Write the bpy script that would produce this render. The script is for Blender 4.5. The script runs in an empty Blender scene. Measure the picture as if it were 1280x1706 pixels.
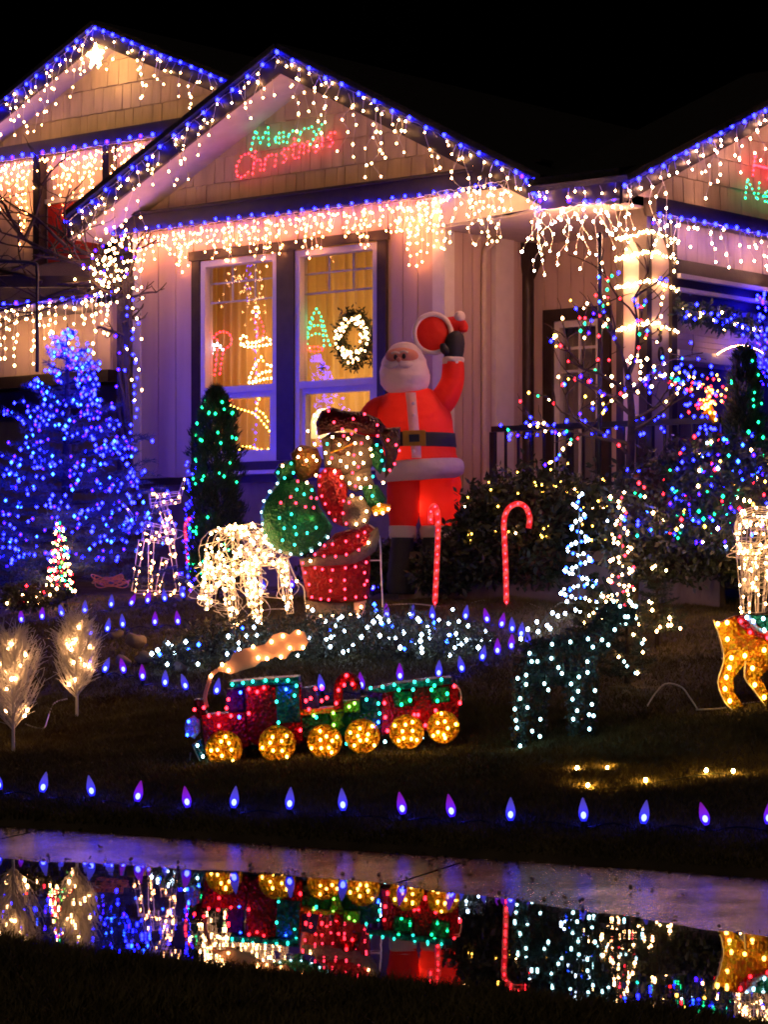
import bpy, math, random
import numpy as np
from mathutils import Vector, Matrix, noise
from math import sin, cos, pi, radians

random.seed(7)
RNG = np.random.default_rng(7)
sc = bpy.context.scene
C = sc.collection

# ------------------------------------------------------------------ camera
F, CX, HY, EYE = 4068.0, 640.0, 940.0, 1.4       # focal length and horizon of the photograph, eye height in metres
cam = bpy.data.objects.new('camera', bpy.data.cameras.new('camera'))
C.objects.link(cam)
cam.location = (0, 0, EYE)
cam.rotation_euler = (radians(90), 0, 0)
cam.data.sensor_fit = 'HORIZONTAL'
cam.data.sensor_width = 36
cam.data.lens = F / 1280 * 36
cam.data.shift_y = (HY - 853) / 1280
cam.data.clip_end = 500
sc.camera = cam

# ------------------------------------------------------------------ night sky, added warm fill, exposure
world = bpy.data.worlds.new('World'); sc.world = world; world.use_nodes = True
wn = world.node_tree
bg = wn.nodes['Background']
sky = wn.nodes.new('ShaderNodeTexSky'); sky.sky_type = 'NISHITA'; sky.sun_disc = False
sky.sun_elevation = radians(-6); sky.sun_rotation = radians(200)
wn.links.new(sky.outputs[0], bg.inputs[0]); bg.inputs[1].default_value = 0.02
sun = bpy.data.objects.new('moon', bpy.data.lights.new('moon', 'SUN')); C.objects.link(sun)
sun.data.energy = 0.15; sun.data.angle = radians(0.5); sun.data.color = (1.0, .74, .54)  # unseen warm fill, added as street-like ambient to lift the dark lawn
sun.rotation_euler = (radians(50), 0, radians(-25))
sc.view_settings.view_transform = 'Standard'; sc.view_settings.look = 'None'
sc.view_settings.exposure = 0.0; sc.view_settings.gamma = 1.0
sc.cycles.use_denoising = True
sc.cycles.sample_clamp_indirect = 4.0
sc.cycles.use_light_tree = True
sc.cycles.max_bounces = 6
sc.cycles.caustics_reflective = False; sc.cycles.caustics_refractive = False
sc.cycles.transparent_max_bounces = 16
sc.cycles.filter_width = 1.8

# ------------------------------------------------------------------ helpers: placing
def P(x, y, d):
    """photo pixel and distance -> point of the place"""
    return Vector(((x - CX) * d / F, d, EYE - (y - HY) * d / F))

_PV = [-40, 5.5, 6.4, 6.75, 6.95, 7.2, 8.6, 10.03, 10.06, 10.18, 10.35, 11.49, 12.24, 14.0, 16.7, 17.4, 18.2, 25, 60, 400]
_PZ = [.10, .10, .085, .05, -.02, -.07, -.09, -.09, .02, .10, .125, .27, .365, .66, 1.085, 1.15, 1.19, 1.3, 1.5, 2.0]
def gv(X, Y): return .866 * Y + .5 * X
def gz(X, Y): return float(np.interp(gv(X, Y), _PV, _PZ))
def G(x, y, h=0.0):
    """point on the lawn (h metres above it) seen at photo pixel x,y"""
    a, b = 6.5, 45.0
    d = a
    while d < b:
        p = P(x, y, d)
        if p.z <= gz(p.x, p.y) + h: break
        d += .02
    return P(x, y, d)
def on_ground(x, d):
    X = (x - CX) * d / F
    return Vector((X, d, gz(X, d)))

# ------------------------------------------------------------------ helpers: materials
MATS = {}
def mat(name, col, rough=.6, metal=0.0, noise=0.0, scale=20.0, bump=0.0, bscale=60.0, coat=0.0, spec=.5, detail=6, stretch=None):
    m = bpy.data.materials.new(name); m.use_nodes = True
    nt = m.node_tree; b = nt.nodes['Principled BSDF']
    b.inputs['Base Color'].default_value = (*col, 1); b.inputs['Roughness'].default_value = rough
    b.inputs['Metallic'].default_value = metal; b.inputs['Coat Weight'].default_value = coat
    b.inputs['Specular IOR Level'].default_value = spec
    tc = nt.nodes.new('ShaderNodeTexCoord'); src = tc.outputs['Object']
    if stretch:
        mp = nt.nodes.new('ShaderNodeMapping'); mp.inputs['Scale'].default_value = stretch
        nt.links.new(src, mp.inputs[0]); src = mp.outputs[0]
    if noise:
        n = nt.nodes.new('ShaderNodeTexNoise'); n.inputs['Scale'].default_value = scale; n.inputs['Detail'].default_value = detail
        nt.links.new(src, n.inputs['Vector'])
        r = nt.nodes.new('ShaderNodeValToRGB')
        r.color_ramp.elements[0].position = .3; r.color_ramp.elements[1].position = .7
        r.color_ramp.elements[0].color = (*[max(0, c * (1 - noise)) for c in col], 1)
        r.color_ramp.elements[1].color = (*[min(1, c * (1 + noise)) for c in col], 1)
        nt.links.new(n.outputs['Fac'], r.inputs[0]); nt.links.new(r.outputs[0], b.inputs['Base Color'])
    if bump:
        n2 = nt.nodes.new('ShaderNodeTexNoise'); n2.inputs['Scale'].default_value = bscale; n2.inputs['Detail'].default_value = 4
        nt.links.new(src, n2.inputs['Vector'])
        bp = nt.nodes.new('ShaderNodeBump'); bp.inputs['Strength'].default_value = bump; bp.inputs['Distance'].default_value = .02
        nt.links.new(n2.outputs['Fac'], bp.inputs['Height']); nt.links.new(bp.outputs[0], b.inputs['Normal'])
    MATS[name] = m
    return m

def emit(name, col, s):
    m = bpy.data.materials.new(name); m.use_nodes = True
    nt = m.node_tree; nt.nodes.clear()
    o = nt.nodes.new('ShaderNodeOutputMaterial'); e = nt.nodes.new('ShaderNodeEmission')
    e.inputs[0].default_value = (*col, 1); e.inputs[1].default_value = s
    nt.links.new(e.outputs[0], o.inputs[0])
    MATS[name] = m
    return m

def cloth(name, col, trans=.5, rough=.7):
    """thin fabric or film that lets some light through"""
    m = bpy.data.materials.new(name); m.use_nodes = True
    nt = m.node_tree; b = nt.nodes['Principled BSDF']; o = nt.nodes['Material Output']
    b.inputs['Base Color'].default_value = (*col, 1); b.inputs['Roughness'].default_value = rough
    t = nt.nodes.new('ShaderNodeBsdfTranslucent'); t.inputs[0].default_value = (*col, 1)
    n = nt.nodes.new('ShaderNodeTexNoise'); n.inputs['Scale'].default_value = 9
    bp = nt.nodes.new('ShaderNodeBump'); bp.inputs['Strength'].default_value = .5; bp.inputs['Distance'].default_value = .05
    tc = nt.nodes.new('ShaderNodeTexCoord'); nt.links.new(tc.outputs['Object'], n.inputs['Vector'])
    nt.links.new(n.outputs['Fac'], bp.inputs['Height']); nt.links.new(bp.outputs[0], b.inputs['Normal'])
    mx = nt.nodes.new('ShaderNodeMixShader'); mx.inputs[0].default_value = trans
    nt.links.new(b.outputs[0], mx.inputs[1]); nt.links.new(t.outputs[0], mx.inputs[2]); nt.links.new(mx.outputs[0], o.inputs[0])
    MATS[name] = m
    return m

def tinsel(name, col):
    """crinkled holographic film stretched over a wire frame"""
    m = bpy.data.materials.new(name); m.use_nodes = True
    nt = m.node_tree; b = nt.nodes['Principled BSDF']; o = nt.nodes['Material Output']
    tc = nt.nodes.new('ShaderNodeTexCoord')
    v = nt.nodes.new('ShaderNodeTexVoronoi'); v.inputs['Scale'].default_value = 55
    nt.links.new(tc.outputs['Object'], v.inputs['Vector'])
    mxc = nt.nodes.new('ShaderNodeMix'); mxc.data_type = 'RGBA'; mxc.blend_type = 'MULTIPLY'; mxc.inputs['Factor'].default_value = .55
    mxc.inputs['A'].default_value = (*col, 1); nt.links.new(v.outputs['Color'], mxc.inputs['B'])
    nt.links.new(mxc.outputs['Result'], b.inputs['Base Color'])
    b.inputs['Roughness'].default_value = .32; b.inputs['Metallic'].default_value = .45
    bp = nt.nodes.new('ShaderNodeBump'); bp.inputs['Strength'].default_value = .8; bp.inputs['Distance'].default_value = .02
    nt.links.new(v.outputs['Distance'], bp.inputs['Height']); nt.links.new(bp.outputs[0], b.inputs['Normal'])
    t = nt.nodes.new('ShaderNodeBsdfTranslucent'); t.inputs[0].default_value = (*col, 1)
    mx = nt.nodes.new('ShaderNodeMixShader'); mx.inputs[0].default_value = .3
    nt.links.new(b.outputs[0], mx.inputs[1]); nt.links.new(t.outputs[0], mx.inputs[2]); nt.links.new(mx.outputs[0], o.inputs[0])
    MATS[name] = m
    return m

mat('siding', (.50, .38, .335), .7, noise=.10, scale=6, bump=.15, bscale=40, stretch=(1, 1, .15))
mat('shingle', (.50, .40, .29), .75, noise=.18, scale=9, bump=.3, bscale=50, stretch=(1, 1, .2))
mat('shingle_pale', (.55, .45, .40), .75, noise=.16, scale=9, bump=.3, bscale=50, stretch=(1, 1, .2))
mat('trim_dark', (.028, .018, .016), .5, noise=.3, scale=12, bump=.1)
mat('trim_white', (.66, .61, .58), .55, noise=.06, scale=10, bump=.08)
mat('soffit', (.55, .47, .42), .7, noise=.08, scale=10)
mat('roofing', (.018, .016, .016), .85, noise=.5, scale=30, bump=.5, bscale=90)
mat('vinyl', (.62, .60, .62), .4, noise=.05, scale=8)
mat('skirting', (.16, .12, .11), .8, noise=.25, scale=8, bump=.3, stretch=(1, 1, .3))
mat('metal_black', (.012, .012, .014), .45, noise=.3, scale=20)
mat('pipe', (.50, .42, .36), .5, noise=.08)
mat('floor_wood', (.12, .08, .05), .6, noise=.3)
mat('interior', (.55, .42, .25), .8, noise=.1, scale=3)
mat('earth', (.060, .044, .024), .95, noise=.45, scale=5, bump=.7, bscale=35, detail=10)
mat('grass', (.110, .088, .026), .7, noise=.5, scale=3)
mat('bark', (.040, .028, .022), .9, noise=.4, scale=30, bump=.6)
mat('twig', (.055, .036, .03), .85, noise=.3, scale=30)
mat('needle', (.022, .045, .028), .6, noise=.4, scale=6)
mat('needle_blue', (.050, .080, .10), .6, noise=.4, scale=6)
mat('leaf', (.022, .034, .014), .5, noise=.5, scale=7)
mat('leaf_olive', (.045, .050, .022), .5, noise=.5, scale=7)
mat('rock', (.26, .20, .15), .85, noise=.35, scale=7, bump=.5, bscale=25)
mat('wire_white', (.75, .70, .62), .4)
mat('wire_green', (.012, .03, .014), .5)
mat('wire_black', (.01, .01, .012), .5)
mat('plastic_white', (.80, .77, .74), .4)
mat('holder', (.015, .03, .018), .45)
mat('fur_white', (.70, .64, .60), .9, noise=.15, scale=25, bump=.8, bscale=80)
mat('fur_grey', (.13, .11, .09), .9, noise=.3, scale=25, bump=.8, bscale=80)
mat('fur_brown', (.10, .05, .035), .9, noise=.3, scale=25, bump=.8, bscale=80)
mat('skin', (.62, .30, .20), .6)
mat('black_fabric', (.012, .013, .02), .7, noise=.2)
mat('digit', (.03, .02, .02), .5)
mat('orange_cord', (.75, .25, .06), .5)
mat('red_panel', (.60, .03, .02), .55, noise=.2)
cloth('nylon_red', (.80, .035, .018), .45)
cloth('nylon_white', (.80, .72, .68), .35)
cloth('nylon_skin', (.75, .36, .26), .35)
cloth('nylon_gold', (.50, .27, .03), .3)
cloth('curtain', (.66, .44, .17), .6, .9)
cloth('curtain_grey', (.42, .38, .36), .3, .9)
cloth('lamp_shade', (.85, .72, .45), .6, .9)
cloth('plush', (.78, .56, .46), .4, .9)
tinsel('film_red', (.42, .014, .024)); tinsel('film_green', (.010, .17, .06)); tinsel('film_teal', (.012, .19, .20))
tinsel('film_gold', (.80, .42, .03)); tinsel('film_violet', (.14, .05, .42)); tinsel('film_lime', (.25, .50, .05))
tinsel('film_silver', (.55, .6, .62)); tinsel('film_brown', (.16, .09, .06)); tinsel('film_blue', (.05, .16, .6))
tinsel('film_maroon', (.07, .010, .012)); tinsel('film_bear', (.26, .13, .03)); tinsel('film_dark', (.07, .11, .12))

emit('warm', (1.0, .47, .17), 70); emit('warm_hot', (1.0, .52, .19), 80); emit('warm_pink', (1.0, .31, .095), 70); emit('warm_dense', (1.0, .38, .11), 44); emit('warm_porch', (1.0, .41, .20), 520); emit('warm_garage', (1.0, .44, .26), 120); emit('gold_ground', (1.0, .50, .08), 320)
emit('amber', (1.0, .45, .05), 26); emit('gold', (1.0, .50, .06), 30)
emit('blue', (.0042, .0052, 1.0), 74); emit('violet', (.020, .003, 1.0), 40); emit('azure', (.008, .040, 1.0), 50)
emit('cool', (.55, .75, 1.0), 30); emit('ice', (.45, .9, 1.0), 14)
emit('green', (.01, 1.0, .30), 8); emit('lime', (.25, 1.0, .08), 10); emit('teal', (.02, .8, .55), 9)
emit('red', (1.0, .012, .022), 20); emit('rose', (1.0, .022, .05), 13)

def c9_material(name, lo, hi):
    """clear tinted bulb that glows faintly itself; the bright diode sits inside it"""
    m = bpy.data.materials.new(name); m.use_nodes = True
    nt = m.node_tree; nt.nodes.clear()
    o = nt.nodes.new('ShaderNodeOutputMaterial'); e = nt.nodes.new('ShaderNodeEmission')
    tc = nt.nodes.new('ShaderNodeTexCoord'); sp = nt.nodes.new('ShaderNodeSeparateXYZ')
    nt.links.new(tc.outputs['Object'], sp.inputs[0])
    r = nt.nodes.new('ShaderNodeMapRange'); r.inputs['From Min'].default_value = .02; r.inputs['From Max'].default_value = .10
    nt.links.new(sp.outputs[2], r.inputs[0])
    cr = nt.nodes.new('ShaderNodeValToRGB'); cr.color_ramp.elements[0].color = (*lo, 1); cr.color_ramp.elements[1].color = (*hi, 1)
    nt.links.new(r.outputs[0], cr.inputs[0])
    st = nt.nodes.new('ShaderNodeMapRange'); st.inputs['To Min'].default_value = 1.5; st.inputs['To Max'].default_value = .55
    nt.links.new(r.outputs[0], st.inputs[0])
    nt.links.new(cr.outputs[0], e.inputs[0]); nt.links.new(st.outputs[0], e.inputs[1])
    t = nt.nodes.new('ShaderNodeBsdfTransparent'); t.inputs[0].default_value = (.75, .75, 1, 1)
    mx = nt.nodes.new('ShaderNodeMixShader'); mx.inputs[0].default_value = .62
    nt.links.new(t.outputs[0], mx.inputs[1]); nt.links.new(e.outputs[0], mx.inputs[2]); nt.links.new(mx.outputs[0], o.inputs[0])
    MATS[name] = m
c9_material('c9_blue', (.02, .02, 1.0), (.16, .11, .85))
c9_material('c9_violet', (.05, .008, 1.0), (.42, .02, .72))
emit('diode', (.025, .033, 1.0), 115)

# glass: mostly clear, mirror at grazing angles
gm = bpy.data.materials.new('glass'); gm.use_nodes = True
nt = gm.node_tree; nt.nodes.clear()
o = nt.nodes.new('ShaderNodeOutputMaterial'); tr = nt.nodes.new('ShaderNodeBsdfTransparent'); gl = nt.nodes.new('ShaderNodeBsdfGlossy')
tr.inputs[0].default_value = (.92, .92, .92, 1); gl.inputs['Roughness'].default_value = .03
fr = nt.nodes.new('ShaderNodeFresnel'); fr.inputs[0].default_value = 1.5
mx = nt.nodes.new('ShaderNodeMixShader')
ge = nt.nodes.new('ShaderNodeNewGeometry'); su = nt.nodes.new('ShaderNodeMath'); su.operation = 'SUBTRACT'; su.inputs[0].default_value = 1.0
mu = nt.nodes.new('ShaderNodeMath'); mu.operation = 'MULTIPLY'
nt.links.new(ge.outputs['Backfacing'], su.inputs[1]); nt.links.new(su.outputs[0], mu.inputs[0]); nt.links.new(fr.outputs[0], mu.inputs[1])
nt.links.new(mu.outputs[0], mx.inputs[0]); nt.links.new(tr.outputs[0], mx.inputs[1]); nt.links.new(gl.outputs[0], mx.inputs[2]); nt.links.new(mx.outputs[0], o.inputs[0])
MATS['glass'] = gm

# water
wm = bpy.data.materials.new('water'); wm.use_nodes = True
nt = wm.node_tree; b = nt.nodes['Principled BSDF']
b.inputs['Base Color'].default_value = (.004, .004, .004, 1); b.inputs['Roughness'].default_value = .012; b.inputs['IOR'].default_value = 1.33
b.inputs['Specular IOR Level'].default_value = .8
n = nt.nodes.new('ShaderNodeTexNoise'); n.inputs['Scale'].default_value = 2.2; n.inputs['Detail'].default_value = 3
tc = nt.nodes.new('ShaderNodeTexCoord'); nt.links.new(tc.outputs['Object'], n.inputs['Vector'])
bp = nt.nodes.new('ShaderNodeBump'); bp.inputs['Strength'].default_value = .028; bp.inputs['Distance'].default_value = .02
nt.links.new(n.outputs['Fac'], bp.inputs['Height']); nt.links.new(bp.outputs[0], b.inputs['Normal'])
MATS['water'] = wm
# wet concrete: glossy film with patches that have dried
cm = mat('wet_concrete', (.026, .022, .022), .3, noise=.5, scale=5, bump=.18, bscale=70, spec=.22)
nt = cm.node_tree; b = nt.nodes['Principled BSDF']; o = nt.nodes['Material Output']
b.inputs['Specular IOR Level'].default_value = .0; b.inputs['Roughness'].default_value = .8
n = nt.nodes.new('ShaderNodeTexNoise'); n.inputs['Scale'].default_value = 2.5; n.inputs['Detail'].default_value = 9
tc = nt.nodes.new('ShaderNodeTexCoord'); nt.links.new(tc.outputs['Object'], n.inputs['Vector'])
r = nt.nodes.new('ShaderNodeMapRange'); r.inputs['From Min'].default_value = .35; r.inputs['From Max'].default_value = .65
r.inputs['To Min'].default_value = .09; r.inputs['To Max'].default_value = .17
nt.links.new(n.outputs['Fac'], r.inputs[0])
gl = nt.nodes.new('ShaderNodeBsdfGlossy'); gl.inputs['Color'].default_value = (.9, .9, 1, 1); nt.links.new(r.outputs[0], gl.inputs['Roughness'])
n3 = nt.nodes.new('ShaderNodeTexNoise'); n3.inputs['Scale'].default_value = 90; n3.inputs['Detail'].default_value = 6; nt.links.new(tc.outputs['Object'], n3.inputs['Vector'])
bp = nt.nodes.new('ShaderNodeBump'); bp.inputs['Strength'].default_value = .22; bp.inputs['Distance'].default_value = .01
nt.links.new(n3.outputs['Fac'], bp.inputs['Height']); nt.links.new(bp.outputs[0], gl.inputs['Normal'])
r2 = nt.nodes.new('ShaderNodeMapRange'); r2.inputs['From Min'].default_value = .3; r2.inputs['From Max'].default_value = .7
r2.inputs['To Min'].default_value = .24; r2.inputs['To Max'].default_value = .10
nt.links.new(n.outputs['Fac'], r2.inputs[0])
mx = nt.nodes.new('ShaderNodeMixShader'); nt.links.new(r2.outputs[0], mx.inputs[0])
nt.links.new(b.outputs[0], mx.inputs[1]); nt.links.new(gl.outputs[0], mx.inputs[2]); nt.links.new(mx.outputs[0], o.inputs[0])

# ------------------------------------------------------------------ helpers: objects
def tag(o, label=None, cat=None, group=None, kind=None):
    if label: o['label'] = label
    if cat: o['category'] = cat
    if group: o['group'] = group
    if kind: o['kind'] = kind
    return o
def thing(name, label, cat, loc, group=None):
    o = bpy.data.objects.new(name, None); C.objects.link(o)
    o.location = loc; o.empty_display_size = .1
    return tag(o, label, cat, group)
def org(o):
    v = Vector((0, 0, 0))
    while o is not None:
        v += o.location; o = o.parent
    return v
def link(name, me, parent=None, loc=(0, 0, 0)):
    o = bpy.data.objects.new(name, me); C.objects.link(o)
    o.location = loc
    if parent is not None: o.parent = parent
    return o
def np_mesh(name, verts, faces, m, parent=None, smooth=False, origin=None):
    """verts in place coordinates"""
    verts = np.asarray(verts, dtype=np.float32).reshape(-1, 3); faces = np.asarray(faces, dtype=np.int32)
    base = org(parent) if parent is not None else Vector((0, 0, 0))
    og = Vector(origin) if origin is not None else base
    verts = verts - np.array(og, dtype=np.float32)
    me = bpy.data.meshes.new(name)
    k = faces.shape[1]
    me.vertices.add(len(verts)); me.vertices.foreach_set('co', verts.ravel())
    me.loops.add(faces.size); me.loops.foreach_set('vertex_index', faces.ravel())
    me.polygons.add(len(faces)); me.polygons.foreach_set('loop_start', np.arange(0, faces.size, k, dtype=np.int32))
    me.update(calc_edges=True)
    if smooth: me.polygons.foreach_set('use_smooth', np.ones(len(faces), dtype=bool))
    me.materials.append(MATS[m])
    return link(name, me, parent, og - base)

class MB:
    def __init__(s): s.v = []; s.f = []
    def box(s, o, a, b, c, r):
        """box in the frame o + i*a + j*b + k*c, r = (i0,i1,j0,j1,k0,k1)"""
        n = len(s.v)
        for i in r[0:2]:
            for j in r[2:4]:
                for k in r[4:6]: s.v.append(o + a * i + b * j + c * k)
        s.f += [tuple(n + q for q in f) for f in ((0, 1, 3, 2), (4, 6, 7, 5), (0, 4, 5, 1), (2, 3, 7, 6), (0, 2, 6, 4), (1, 5, 7, 3))]
        return s
    def tube(s, pts, r, seg=5, closed=False):
        pts = [Vector(p) for p in pts]
        rs = r if isinstance(r, (list, tuple)) else [r] * len(pts)
        n0 = len(s.v); N = len(pts); prev = None
        for i, p in enumerate(pts):
            if closed: t = pts[(i + 1) % N] - pts[i - 1]
            else: t = pts[min(i + 1, N - 1)] - pts[max(i - 1, 0)]
            if t.length < 1e-9: t = Vector((0, 0, 1))
            t.normalize()
            if prev is None:
                ref = Vector((0, 0, 1)) if abs(t.z) < .9 else Vector((1, 0, 0))
                prev = t.cross(ref).normalized()
            else:
                prev = (prev - t * prev.dot(t))
                prev = prev.normalized() if prev.length > 1e-6 else t.orthogonal().normalized()
            q = t.cross(prev)
            for k in range(seg):
                a = 2 * pi * k / seg
                s.v.append(p + prev * (cos(a) * rs[i]) + q * (sin(a) * rs[i]))
        for i in range(N if closed else N - 1):
            j = (i + 1) % N
            for k in range(seg):
                l = (k + 1) % seg
                s.f.append((n0 + i * seg + k, n0 + i * seg + l, n0 + j * seg + l, n0 + j * seg + k))
        if not closed and seg > 2:
            s.f.append(tuple(n0 + k for k in reversed(range(seg)))); s.f.append(tuple(n0 + (N - 1) * seg + k for k in range(seg)))
        return s
    def loft(s, rings, seg=20):
        """rings = (centre, radius x, radius y, tilt) stacked one above the other"""
        n0 = len(s.v)
        for c, rx, ry, k in rings:
            for q in range(seg):
                a = 2 * pi * q / seg
                s.v.append(Vector((c[0] + rx * cos(a), c[1] + ry * sin(a), c[2] + k * rx * cos(a))))
        N = len(rings)
        for i in range(N - 1):
            for q in range(seg):
                l = (q + 1) % seg
                s.f.append((n0 + i * seg + q, n0 + i * seg + l, n0 + (i + 1) * seg + l, n0 + (i + 1) * seg + q))
        s.f.append(tuple(n0 + k for k in reversed(range(seg)))); s.f.append(tuple(n0 + (N - 1) * seg + k for k in range(seg)))
        return s
    def ball(s, c, rx, ry=None, rz=None, seg=14, rings=9):
        ry = ry or rx; rz = rz or rx
        rr = []
        for i in range(rings):
            a = pi * (i + .35) / (rings - .3)
            rr.append(((c[0], c[1], c[2] - rz * cos(a)), rx * sin(a), ry * sin(a), 0))
        return s.loft(rr, seg)
    def prism(s, pts, ext, bev=0.0):
        """flat polygon pushed along ext, both faces filled; optional smaller front face for a rounded rim"""
        pts = [Vector(p) for p in pts]; n0 = len(s.v); N = len(pts)
        ext = Vector(ext)
        rings = [pts, [p + ext for p in pts]]
        if bev:
            c = sum(pts, Vector()) / N
            inn = [p + (c - p).normalized() * min(bev, (c - p).length * .5) for p in pts]
            e = ext.normalized()
            rings = [[p - e * bev * .6 for p in inn], pts, [p + ext for p in pts], [p + ext + e * bev * .6 for p in inn]]
        for rg in rings: s.v += rg
        for a in range(len(rings) - 1):
            for i in range(N):
                j = (i + 1) % N
                s.f.append((n0 + a * N + i, n0 + a * N + j, n0 + (a + 1) * N + j, n0 + (a + 1) * N + i))
        s.f.append(tuple(n0 + k for k in reversed(range(N)))); s.f.append(tuple(n0 + (len(rings) - 1) * N + k for k in range(N)))
        return s
    def build(s, name, m, parent=None, smooth=False, origin=None):
        base = org(parent) if parent is not None else Vector((0, 0, 0))
        og = Vector(origin) if origin is not None else base
        me = bpy.data.meshes.new(name)
        me.from_pydata([tuple(Vector(v) - og) for v in s.v], [], s.f)
        if smooth: me.polygons.foreach_set('use_smooth', [True] * len(me.polygons))
        me.materials.append(MATS[m]); me.update()
        return link(name, me, parent, og - base)

def fill_fix(o):
    """turn outward every face of a shape with concave outline"""
    import bmesh
    bm = bmesh.new(); bm.from_mesh(o.data)
    big = [f for f in bm.faces if len(f.verts) > 4]
    bmesh.ops.triangulate(bm, faces=big); bmesh.ops.recalc_face_normals(bm, faces=bm.faces)
    bm.to_mesh(o.data); bm.free()
    return o

# bulbs -------------------------------------------------------------
_OCT = np.array([(1, 0, 0), (0, 1, 0), (-1, 0, 0), (0, -1, 0), (0, 0, 1.25), (0, 0, -1.25)], dtype=np.float32)
_OCF = np.array([(0, 1, 4), (1, 2, 4), (2, 3, 4), (3, 0, 4), (1, 0, 5), (2, 1, 5), (3, 2, 5), (0, 3, 5)], dtype=np.int32)
_BULB = {}
def bulb_mesh(m, r):
    if (m, r) not in _BULB:
        b = MB().ball((0, 0, 0), r, r, r * 1.2, 8, 5)
        me = bpy.data.meshes.new('bulb'); me.from_pydata([tuple(v) for v in b.v], [], b.f)
        me.polygons.foreach_set('use_smooth', [True] * len(me.polygons)); me.materials.append(MATS[m])
        _BULB[(m, r)] = me
    return _BULB[(m, r)]
def bulbs(parent, pts, m, r=.011):
    """each bulb a part"""
    base = org(parent)
    for p in pts: link('bulb', bulb_mesh(m, r), parent, Vector(p) - base)
def bulb_mass(parent, pts, m, r=.009, name='bulbs'):
    """the many tiny bulbs of one string, one part"""
    pts = np.array([tuple(p) for p in pts], dtype=np.float32)
    if not len(pts): return
    N = len(pts)
    k = RNG.uniform(.8, 1.2, (N, 1, 1)).astype(np.float32)
    v = pts[:, None, :] + _OCT[None] * r * k
    f = _OCF[None] + (np.arange(N) * 6)[:, None, None]
    return tag(np_mesh(name, v.reshape(-1, 3), f.reshape(-1, 3), m, parent), kind='stuff')
ORD = ['first', 'second', 'third', 'fourth', 'fifth', 'sixth', 'seventh', 'eighth', 'ninth', 'tenth', 'eleventh', 'twelfth', 'thirteenth',
       'fourteenth', 'fifteenth', 'sixteenth', 'seventeenth', 'eighteenth', 'nineteenth', 'twentieth', 'twenty-first', 'twenty-second', 'twenty-third']

def sample(pts, step, jit=0.0):
    pts = [Vector(p) for p in pts]; out = []; acc = 0.0
    for a, b in zip(pts, pts[1:]):
        L = (b - a).length
        while acc <= L:
            q = a.lerp(b, acc / L if L else 0)
            out.append(q + Vector((random.uniform(-jit, jit), random.uniform(-jit, jit), random.uniform(-jit, jit))))
            acc += step
        acc -= L
    return out
def smooth_path(pts, n=8):
    """Catmull-Rom through the points"""
    pts = [Vector(p) for p in pts]; q = [pts[0]] + pts + [pts[-1]]; out = []
    for i in range(1, len(q) - 2):
        for k in range(n):
            t = k / n
            out.append(.5 * ((2 * q[i]) + (q[i + 1] - q[i - 1]) * t + (2 * q[i - 1] - 5 * q[i] + 4 * q[i + 1] - q[i + 2]) * t * t + (3 * q[i] - q[i - 1] - 3 * q[i + 1] + q[i + 2]) * t ** 3))
    return out + [pts[-1]]

# ------------------------------------------------------------------ ground, pavement, puddle
def wobble(U, V): return (.010 * np.sin(U * 3.1 + V * 1.7) + .008 * np.sin(U * 7.3 - V * 5.1) + .006 * np.sin(V * 11 + U * 9.7)) * ((V > 10.2) | (V < 6.7))
def ground_sheet():
    us = np.concatenate([np.linspace(-110, -16, 12), np.linspace(-15, 2, 180), np.linspace(3, 110, 12)])
    vs = np.concatenate([np.linspace(-30, 5, 8), np.linspace(5.4, 22, 230), np.linspace(23, 250, 14)])
    U, V = np.meshgrid(us, vs)
    X = .5 * V + .866 * U; Y = .866 * V - .5 * U
    Z = np.interp(V, _PV, _PZ)
    Z = Z + wobble(U, V) * (np.abs(U + 6.5) < 8.6)
    verts = np.stack([X, Y, Z], -1).reshape(-1, 3)
    nu, nv = len(us), len(vs)
    i = (np.arange(nv - 1)[:, None] * nu + np.arange(nu - 1)[None]).ravel()
    faces = np.stack([i, i + 1, i + nu + 1, i + nu], -1)
    return tag(np_mesh('lawn', verts, faces, 'earth', smooth=True), kind='structure')
ground_sheet()
A_U = Vector((.866, -.5, 0)); A_V = Vector((.5, .866, 0)); ZV = Vector((0, 0, 1))     # along the street, away from it
pav = bpy.data.objects.new('pavement', None); C.objects.link(pav); tag(pav, kind='structure')
for k in range(-5, 6):
    u0 = -5.3 + k * 2.5; u1 = u0 + 2.48
    nn = 30; mb = MB(); top = []
    us = np.linspace(u0, u1, nn); vs = np.linspace(7.9, 10.03, 14)
    for v in vs:
        for u in us:
            wl = float(np.interp(u, [-9, -7.33, -5.9, -5.35, -4.48, -3.56, -2.5], [9.1, 9.16, 9.34, 9.27, 9.05, 8.73, 8.45])) + .02 * sin(u * 9) + .012 * sin(u * 23)
            z = .034 * (v - wl) / (10.03 - wl)
            mb.v.append(A_U * float(u) + A_V * float(v) + ZV * float(z))
    for j in range(13):
        for i in range(nn - 1):
            a = j * nn + i
            mb.f.append((a, a + 1, a + nn + 1, a + nn))
    b0 = len(mb.v)
    edge = [i for i in range(nn)] + [j * nn + nn - 1 for j in range(1, 14)] + [13 * nn + i for i in range(nn - 2, -1, -1)] + [j * nn for j in range(12, 0, -1)]
    for e in edge: mb.v.append(mb.v[e] - ZV * .12)
    for i in range(len(edge)):
        j = (i + 1) % len(edge)
        mb.f.append((edge[j], edge[i], b0 + i, b0 + j))
    mb.build('paving_slab', 'wet_concrete', pav)
w = MB(); w.v = [A_U * a + A_V * b for a, b in ((-40, 6.2), (40, 6.2), (40, 10.0), (-40, 10.0))]; w.f = [(0, 1, 2, 3)]
tag(w.build('puddle_water', 'water'), kind='structure')

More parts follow.
